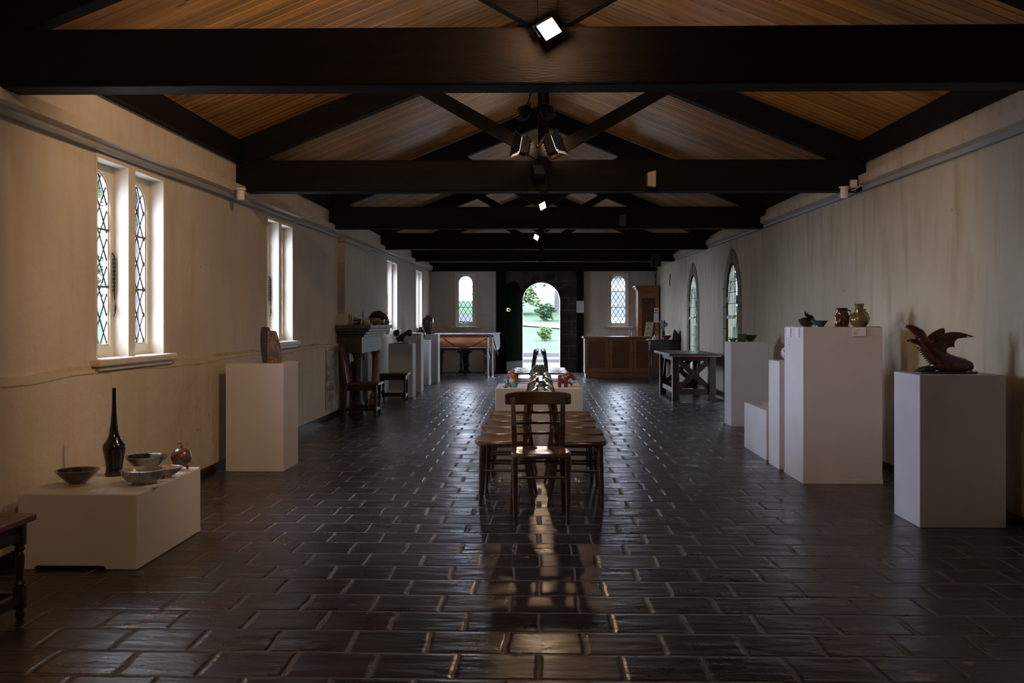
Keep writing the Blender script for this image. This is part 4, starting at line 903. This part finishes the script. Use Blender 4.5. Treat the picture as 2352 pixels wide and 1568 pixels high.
# old wall panel heater left of the fireplace
t = empty('wall_panel', (XL+.035, 12.55, 0), 0, 'pale striped panel with brown stains on the left wall beside the oak chair', 'panel')
mb = MB(); mb.box(0, .012, -.22, .22, .14, .93); mb.build('board', mat('stained_panel', (.42, .38, .34), .6, col2=(.22, .14, .08), scale=3, stretch=(1, 1, 3)), t)
mb = MB()
for z in (.22, .36, .50, .64, .78, .9): mb.box(.012, .018, -.2, .2, z-.04, z+.02)
mb.build('rib', mat('pale_rib', (.5, .48, .46), .5, col2=(.34, .24, .16), scale=5), t)

# ---------------------------------------------------------------- piano, rope barrier
pn = empty('piano', (-1.80, 23.2, 0), 0, 'brown veneered grand-style piano with a pale lid against the far wall, left of the doorway', 'piano')
mb = MB(); mb.box(-.76, .64, -.40, .42, 1.005, 1.03, .006); mb.build('lid', 'fabric', pn)
mb = MB(); mb.box(-.72, .62, -.36, .40, .70, .965); n = 8
for i in range(n):
    z0 = .735+.20*i/n; z1 = .735+.20*(i+1)/n; d = .035*math.sin(PI*(i+.5)/n); mb.box(-.72, .62, -.36-d, -.34, z0, z1)
mb.build('case', 'piano', pn)
mb = MB(); mb.box(-.74, .635, -.385, .40, .955, 1.004); mb.build('case_top', 'redoak', pn)
mb = MB(); mb.box(-.74, .63, -.40, .40, .665, .70); mb.build('moulding', 'piano', pn, bev=.01)
mb = MB(); mb.box(-.70, .60, -.355, .39, .62, .665); mb.box(-.721, .621, -.362, -.35, .703, .722); mb.build('keybed', 'black', pn)
for x, yy in ((-.62, -.25), (.52, -.25), (-.05, .28)):
    mb = MB(); mb.box(x-.09, x+.09, yy-.09, yy+.09, .56, .62, .01); mb.lathe([(.07, .56), (.05, .50), (.075, .44), (.06, .38), (.04, .2), (.05, .12), (.035, .07), (.05, .04), (0, 0)], (x, yy, 0), 18); mb.build('leg', 'oak', pn, smooth=True)
mb = MB(); mb.box(-.22, .14, -.12, -.02, .54, .60, .01)
for x in (-.12, .04): mb.lathe([(.05, .56), (.03, .5), (.028, .3), (.045, .24), (.025, .2), (.04, .1)], (x, -.07, 0), 14)
mb.box(-.19, .11, -.15, .02, .05, .11, .01)
mb.build('pedal_lyre', 'oak', pn)
mb = MB(); mb.tube([(-.07, -.15, .06), (-.07, -.21, .04)], .012, 8); mb.tube([(0, -.15, .06), (0, -.21, .04)], .012, 8); mb.build('pedal', 'brass', pn)
cl = MB(); n = 14; rings = []
for i in range(n+1):
    u = i/n; z = 1.034-.02*u if False else 1.034
    rings.append([])
cl.poly([[(0, 1.034), (.19, 1.034), (.205, .80), (.20, .70), (.15, .63), (.11, .60), (.06, .66), (.02, .85)]], lambda u, v, d: Vector((-1.15+u, 22.76+d+.012*math.sin(u*40), v)), .012)
cl.box(-1.15, -.96, 22.76, 23.5, 1.031, 1.04)
tag(cl.build('cloth', 'fabric'), 'pale cloth hanging down over the right end of the piano', 'cloth')
def stanchion(x, y, lab):
    t = empty('barrier_post', (x, y, 0), 0, lab, 'barrier post', 'chrome rope barrier posts')
    MB().lathe([(0, 0), (.16, 0), (.16, .01), (.04, .03), (0, .03)], n=28).build('base', 'chrome', t, smooth=True)
    MB().lathe([(.028, .02), (.028, .97), (0, .97)], n=18).build('post', 'chrome', t, smooth=True)
    MB().lathe([(0, .95), (.035, .95), (.035, .985), (.02, 1.0), (0, 1.0)], n=18).build('cap', 'black', t, smooth=True); return t
stanchion(-1.20, 21.85, 'left chrome barrier post at the right end of the piano'); stanchion(-1.11, 22.2, 'right chrome barrier post close behind the other one')
mb = MB(); n = 16
mb.tube([(-2.25+(1.03)*i/n, 22.0-.15*i/n, .93-.22*math.sin(PI*(i/n)**.9)+.0*i) for i in range(n+1)], .012, 8)
tag(mb.build('barrier_rope', 'black', smooth=True), 'black rope sagging in front of the piano', 'rope')
mb = MB(); mb.tube([(-1.10+.12*math.sin(t*PI/10)+.0*t, 22.24+.03*t, .93-.42*math.sin(PI*t/10)) for t in range(11)], .011, 8)
tag(mb.build('barrier_rope', 'black', smooth=True), 'short black rope drooping from the right barrier post', 'rope')
mb = MB(); mb.box(-2.25, -2.22, 21.98, 22.02, 0, .94)

# ---------------------------------------------------------------- counter, cupboard, table, desk
ct = empty('counter', (1.9, 22.4, 0), 0, 'honey-brown reception counter with framed panels right of the doorway', 'counter')
MB().box(-.86, .90, -.33, .40, .92, .965, .006).build('worktop', 'honey', ct)
mb = MB(); mb.box(-.80, .86, -.26, .35, 0, .10); mb.build('plinth_board', 'honey', ct)
mb = MB(); mb.box(-.82, .88, -.28, .38, .10, .92); mb.build('carcass', 'honey', ct)
for k in range(3):
    x0 = -.81+k*.565; x1 = x0+.55
    mb = MB(); mb.poly([rect(x0, x1, .13, .90), rect(x0+.075, x1-.075, .225, .86)], lambda u, v, d: Vector((u, -.305+d, v)), .024); f = mb.build('door', 'honey', ct, bev=.003)
    mb = MB(); mb.box(x0+.07, x1-.07, -.291, -.284, .22, .865); mb.build('door_panel', 'honeyd', f)
cb = empty('cupboard', (2.76, 24.15, 0), 0, 'tall narrow wooden cupboard with a moulded top in the far right corner', 'cupboard')
mb = MB(); mb.box(-.25, .29, -.30, .34, 0, 2.10); mb.build('carcass', 'honey', cb)
for k, (o_, z0, z1) in enumerate(((.02, 2.10, 2.14), (.05, 2.14, 2.19), (.08, 2.19, 2.23))):
    mb = MB(); mb.box(-.25-o_, .29, -.30-o_, .34, z0, z1, .006); mb.build('cornice', 'honey', cb)
mb = MB(); mb.poly([rect(-.235, .275, .12, 2.06), rect(-.15, .19, .22, 1.92)], lambda u, v, d: Vector((u, -.325+d, v)), .026); f = mb.build('door', 'honey', cb, bev=.003)
mb = MB(); mb.box(-.16, .20, -.311, -.302, .2, 1.94); mb.build('door_panel', 'redoak', f)
mb = MB(); mb.ball((-.18, -.345, 1.18), .022); mb.build('knob', 'brass', f, smooth=True)
mb = MB(); mb.box(.16, .275, -.332, -.326, 1.55, 1.66); ps = mb.build('notice', 'white'); ps.parent = None; ps.location = cb.location; tag(ps, 'small white notice with two red squares on the cupboard edge', 'notice')
mb = MB(); mb.box(.185, .215, -.334, -.332, 1.585, 1.63); mb.box(.225, .255, -.334, -.332, 1.585, 1.63); mb.build('red_square', 'red', ps)
mb = MB(); mb.box(.15, .27, -.332, -.326, 1.30, 1.53); ps = mb.build('notice', 'white'); ps.location = cb.location; tag(ps, 'long white text notice below the small one on the cupboard', 'notice')
mb = MB()
for i in range(8): mb.box(.165, .25, -.334, -.332, 1.50-.023*i-.004, 1.50-.023*i)
mb.build('text_lines', 'ink', ps)
sg = empty('counter_sign', (2.58, 22.3, .966), 0, 'cream card sign with an oval picture leaning on the counter', 'sign')
mb = MB(); mb.poly([[(-.09, 0), (.09, 0), (.15, .34), (-.03, .34)]], lambda u, v, d: Vector((u, .10*v/.34+d, v)), .008); mb.build('card', mat('cream_card', (.68, .60, .40), .6), sg)
mb = MB(); mb.poly([[(.0, .30), (.10, .30), (.103, .315), (.003, .315)]], lambda u, v, d: Vector((u, .10*v/.34-.004+d, v)), .003)
mb.poly([[(-.055, .068), (.05, .068), (.052, .078), (-.053, .078)]], lambda u, v, d: Vector((u, .10*v/.34-.004+d, v)), .003)
for a0 in range(5): mb.tube([(.0+.012*a0, .02-.004, .05), (-.01+.02*a0, .02, .095)], .003, 4)
mb.build('lettering', 'ink', sg)
mb = MB(); mb.poly([[(.03+.05*math.cos(t*PI/10), .19+.032*math.sin(t*PI/10)) for t in range(20)]], lambda u, v, d: Vector((u, .10*v/.34-.004+d, v)), .003); mb.build('oval_picture', mat('oval_print', (.30, .24, .22), .6, col2=(.5, .42, .36), scale=40), sg)
for k, (x, y) in enumerate(((2.18, 22.6), (2.24, 22.65))):
    o = pot('small_statuette', 'creamglaze', [(0, 0), (.02, 0), (.014, .03), (.018, .08), (.010, .10), (.022, .125), (0, .15)], x, y, .965, ['left small pale statuette on the counter by the cupboard', 'right small pale statuette on the counter by the cupboard'][k], 'statuette', n=14)
nt_ = empty('notice', (1.08, YE-.092, 1.72), 0, 'white paper notice pinned to the timber post right of the doorway', 'notice')
mb = MB(); mb.box(-.10, .09, -.004, 0, -.17, .14); mb.build('paper', 'white', nt_)
mb = MB()
for i in range(9): mb.box(-.08, .07-.02*(i%3), -.0055, -.004, .10-.025*i, .104-.025*i)
mb.build('text_lines', 'ink', nt_)

tb = empty('table', (2.56, 16.45, 0), 0, 'long dark oak table with X-shaped end braces by the right wall', 'table')
MB().box(-.42, .42, -1.02, 1.05, .735, .78, .008).build('tabletop', 'oak', tb)
mb = MB(); mb.box(-.415, .415, -1.025, -1.015, .738, .752); mb.build('worn_edge', 'honey', tb)
for sx in (-1, 1):
    for sy in (-.88, .72):
        MB().box(sx*.30-.055, sx*.30+.055, sy-.055, sy+.055, 0, .735, .004).build('leg', 'oak', tb)
for sy in (-.88, .72):
    mb = MB(); mb.bar((-.26, sy-.012, .20), (.26, sy-.012, .68), .035, .085, (0, 0, 1)); mb.bar((.26, sy+.02, .20), (-.26, sy+.02, .68), .035, .085, (0, 0, 1)); mb.build('cross_brace', 'oak', tb)
    MB().box(-.26, .26, sy-.02, sy+.02, .10, .20).build('end_rail', 'oak', tb); MB().box(-.26, .26, sy-.02, sy+.02, .66, .735).build('end_rail', 'oak', tb)
mb = MB()
for sx in (-1, 1): mb.box(sx*.30-.02, sx*.30+.02, -.83, .67, .12, .20); mb.box(sx*.30-.02, sx*.30+.02, -.83, .67, .66, .735); mb.bar((sx*.3, -.83, .24), (sx*.3, -.45, .68), .04, .06); mb.bar((sx*.3, .67, .24), (sx*.3, .3, .68), .04, .06)
mb.build('side_rail', 'oak', tb)
dk = empty('writing_desk', (2.72, 20.6, 0), 0, 'small dark desk with thin turned legs behind the long oak table', 'desk')
MB().box(-.36, .33, -.25, .25, .90, .925, .005).build('desktop', 'oak', dk)
MB().box(-.30, .31, -.22, .23, .68, .90).build('drawer_box', 'oak', dk)
for sx, sy in ((-.27, -.19), (.27, -.19), (-.27, .19), (.27, .19)):
    mb = MB(); mb.lathe([(0, 0), (.018, 0), (.012, .03), (.02, .06), (.014, .1), (.018, .3), (.024, .34), (.016, .36), (.024, .6), (.026, .68)], (sx, sy, 0), 12); mb.build('leg', 'oak', dk, smooth=True)
mb = MB(); mb.poly([[(.17, .925), (.33, .925), (.33, 1.03), (.23, 1.14), (.20, 1.145)]], lambda u, v, d: Vector((u, -.2+d, v)), .4); tag(mb.build('book_stand', 'black'), 'dark sloping book stand at the right end of the small desk', 'stand').location = (2.72, 20.6, .0005)
zd = .925
o = pot('bottle', 'clear', [(0, 0), (.045, 0), (.05, .02), (.048, .09), (.02, .14), (.014, .17), (.02, .18), (0, .18)], 2.56, 20.5, zd, 'clear glass bottle with a dark stopper on the small desk', 'bottle', n=20)
mb = MB(); mb.lathe([(.016, .175), (.02, .2), (.008, .215), (.006, .24), (0, .25)], n=12); mb.build('stopper', 'black', o, smooth=True)
pot('shell_pot', 'creamglaze', [(0, 0), (.035, 0), (.045, .03), (.03, .06), (0, .065)], 2.50, 20.42, zd, 'small cream pot at the left of the small desk', 'pot', n=18)
vs_ = empty('flower_vase', (2.73, 20.6, zd), 0, 'glass vase of dried purple-grey flowers on the small desk', 'flowers')
MB().lathe([(0, 0), (.04, 0), (.045, .05), (.04, .16), (.045, .18), (.04, .18), (.035, .05), (0, .02)], n=20).build('vase', 'clear', vs_, smooth=True)
mb = MB(); mb2 = MB()
for i in range(16):
    a = i*2.4; r = .02+.09*((i*7)%10)/10; h = .30+.12*((i*3)%7)/7; p = (r*math.cos(a), r*math.sin(a), h)
    mb.tube([(0, 0, .02), (p[0]*.4, p[1]*.4, h*.6), p], .003, 4); mb2.ball(p, .020, n=7); mb2.ball((p[0]+.015, p[1], p[2]-.02), .012, n=6)
mb.build('stems', 'leafd', vs_); mb2.build('blossoms', mat('dried_purple', (.16, .13, .22), .9, col2=(.3, .26, .34), scale=30), vs_)
t = pot('brown_bowl', 'redoak', bowlp(.11, .09, .04, .008, 1.5), 2.765, 20.42, zd+.0, 'tilting dark wooden bowl in front of the dried flowers', 'bowl')
o = MB().box(-.06, .06, -.10, .10, 0, .01).build('paper_sheet', 'white'); o.location = (2.43, 20.46, zd); tag(o, 'white paper sheet at the left edge of the small desk', 'paper')

# ---------------------------------------------------------------- lamps and devices on the beams
def flood(name, loc, rx, rz, ry, size, lit, lab, doors=False, to=(0, .1, .1)):
    t = empty(name, loc, 0, lab, 'floodlight', 'floodlights along the middle of the roof'); s = size/2
    R = Matrix.Rotation(rz, 3, 'Z') @ Matrix.Rotation(rx, 3, 'X') @ Matrix.Rotation(ry, 3, 'Y')
    mb = MB(); mb.box(-s*1.04, s*1.04, 0, size*.55, -s*1.04, s*1.04, .004)
    for k in range(5): mb.box(-s, s, size*.55, size*.68, -s+.4*k*s, -s+.4*k*s+.006)
    mb.build('housing', 'iron', t, rot=R)
    m = mat('lit_lamp_glass', (1, .9, .75), .3, emit=((1.0, .84, .62), 45 if lit > 1 else (3 if doors else 14))) if lit else 'darkglass'
    mb = MB(); mb.box(-s, s, -.006, 0, -s, s); mb.build('lens', m, t, rot=R)
    mb = MB(); mb.tube([R @ Vector((-s*1.2, size*.3, 0)), R @ Vector((-s*1.2, size*.3, s*1.5)), R @ Vector((s*1.2, size*.3, s*1.5)), R @ Vector((s*1.2, size*.3, 0))], .005, 6)
    mb.tube([R @ Vector((0, size*.3, s*1.5)), Vector(to)-Vector(loc)], .006, 6); mb.build('bracket', 'iron', t)
    if doors:
        mb = MB()
        for a_, b_ in (((-s, -.002, s), (0, -size*.5, size*.35)), ((-s, -.002, -s), (0, -size*.5, -size*.35))):
            mb.b.faces.new([mb.b.verts.new(R @ Vector(p)) for p in ((-s, a_[1], a_[2]), (s, a_[1], a_[2]), (s*1.3, a_[1]+b_[1], a_[2]+b_[2]), (-s*1.3, a_[1]+b_[1], a_[2]+b_[2]))])
            q = s if a_[2] > 0 else -s
            mb.b.faces.new([mb.b.verts.new(R @ Vector(p)) for p in ((q, a_[1], -s), (q, a_[1], s), (q*1.7, a_[1]+b_[1], s*1.3), (q*1.7, a_[1]+b_[1], -s*1.3))])
        mb.build('barn_door', 'black', t)
    return t
flood('floodlight', (.050, 4.66, 2.757), math.radians(-12), 0, math.radians(-32), .088, 2, 'bright lit square floodlight in the middle of the nearest beam', to=(.05, 4.78, 2.80))
flood('floodlight', (.03, 5.08, 2.43), math.radians(25), math.radians(-120), 0, .07, 0, 'dark floodlight tilted right under the nearest beam', to=(.02, 4.93, 2.515))
flood('floodlight', (-.07, 5.10, 2.43), math.radians(25), math.radians(120), 0, .07, 0, 'dark floodlight tilted left under the nearest beam', to=(-.04, 4.93, 2.515))
flood('floodlight', (-.175, 8.64, 2.93), math.radians(-10), math.radians(-83), 0, .14, 1, 'black barn-door spotlight, faintly lit, left of the king post over the second beam', True, to=(-.01, 8.86, 2.95))
flood('floodlight', (.145, 8.58, 2.93), math.radians(-20), math.radians(80), 0, .14, 1, 'black barn-door spotlight glowing right of the king post over the second beam', True, to=(0, 8.86, 2.95))
flood('floodlight', (0, 8.60, 2.70), math.radians(-30), math.radians(20), 0, .10, 0, 'small dark lamp hanging on the face of the second beam', to=(0, 8.80, 2.78))
flood('floodlight', (.05, 12.45, 2.845), math.radians(-10), math.radians(-35), math.radians(-24), .088, 1, 'lit floodlight at the third beam, larger of the two small ones', to=(.04, 12.74, 2.90))
flood('floodlight', (-.05, 16.7, 2.815), math.radians(-10), math.radians(35), math.radians(26), .088, 1, 'lit floodlight at the fourth beam, the smallest and farthest', to=(-.02, 16.95, 2.90))
def device(name, loc, lab, cat, parts, group=None, rz=0):
    t = empty(name, loc, rz, lab, cat, group)
    for nm, m, f in parts: mb = MB(); f(mb); mb.build(nm, m, t, smooth=nm in ('dome', 'barrel', 'cable'))
M['beige'] = mat('beige_plastic', (.42, .37, .30), .5)
device('speaker_box', (1.04, 8.79, 2.57), 'beige speaker box on the second beam, right of centre', 'speaker', [('cabinet', 'beige', lambda mb: mb.poly([[(-.03, 0), (.045, -.01), (.045, .14), (-.03, .12)]], lambda u, v, d: Vector((u, -.07+d, v)), .08)), ('bracket', 'iron', lambda mb: mb.box(-.045, -.03, -.05, .01, .0, .1))])
device('speaker_box', (1.13, 12.69, 2.60), 'dark speaker box on the third beam, right of centre', 'speaker', [('cabinet', 'black', lambda mb: mb.box(-.05, .045, -.07, .0, 0, .15, .006)), ('bracket', 'iron', lambda mb: mb.box(-.06, -.05, -.05, .0, .02, .12))])
device('speaker_box', (2.60, 20.95, 2.60), 'black hanging speaker at the right end of the farthest beam', 'speaker', [('cabinet', 'black', lambda mb: mb.box(-.11, .11, -.10, .0, -.06, .24, .01)), ('bracket', 'iron', lambda mb: mb.box(-.02, .02, .0, .06, .05, .2))])
def camera_dev(x, y, z, s, lab):
    device('security_camera', (x, y, z), lab, 'camera', [('plug_box', 'white', lambda mb: mb.box(-.03, .03, -.03, .03, .03, .10, .004)), ('barrel', 'white', lambda mb: (mb.lathe([(0, 0), (.032, 0), (.036, .02), (.036, .08), (.028, .10), (0, .10)], (s*.09, -.02, -.07), 18), mb.lathe([(.05, .03), (.05, .045), (.0, .05)], (s*.09, -.02, -.01), 18))), ('cable', 'white', lambda mb: mb.tube([(0, 0, .04), (s*.02, -.01, .0), (-s*.05, 0, .03), (-s*.07, 0, .08), (-s*.1, 0, .05), (s*.05, 0, .02)], .005, 6))])
camera_dev(-2.80, 8.45, 2.48, 1, 'white globe-shaped sensor under the left end of the second beam')
camera_dev(2.94, 8.85, 2.53, -1, 'white camera with a dark lens under the right end of the second beam')
mb = MB(); mb.tube([(3.03, 24.4, 2.6), (3.02, 24.4, 2.3), (3.05, 24.42, 2.24)], .012, 6); mb.tube([(2.98, 24.4, 2.6), (3.03, 24.4, 2.4), (3.04, 24.4, 2.2)], .008, 6)
tag(mb.build('cable_bundle', 'black', smooth=True), 'black cables running down the far right corner above the cupboard', 'cable')
mb = MB(); mb.tube([(XR-.01, 22.0, 2.44), (XR-.02, 22.0, 2.30), (XR-.02, 22.04, 2.22), (XR-.02, 21.99, 2.16), (XR-.02, 22.0, 2.24)], .012, 6)
tag(mb.build('wall_hook', 'redoak'), 'small reddish hook on the right wall near the cupboard', 'hook')
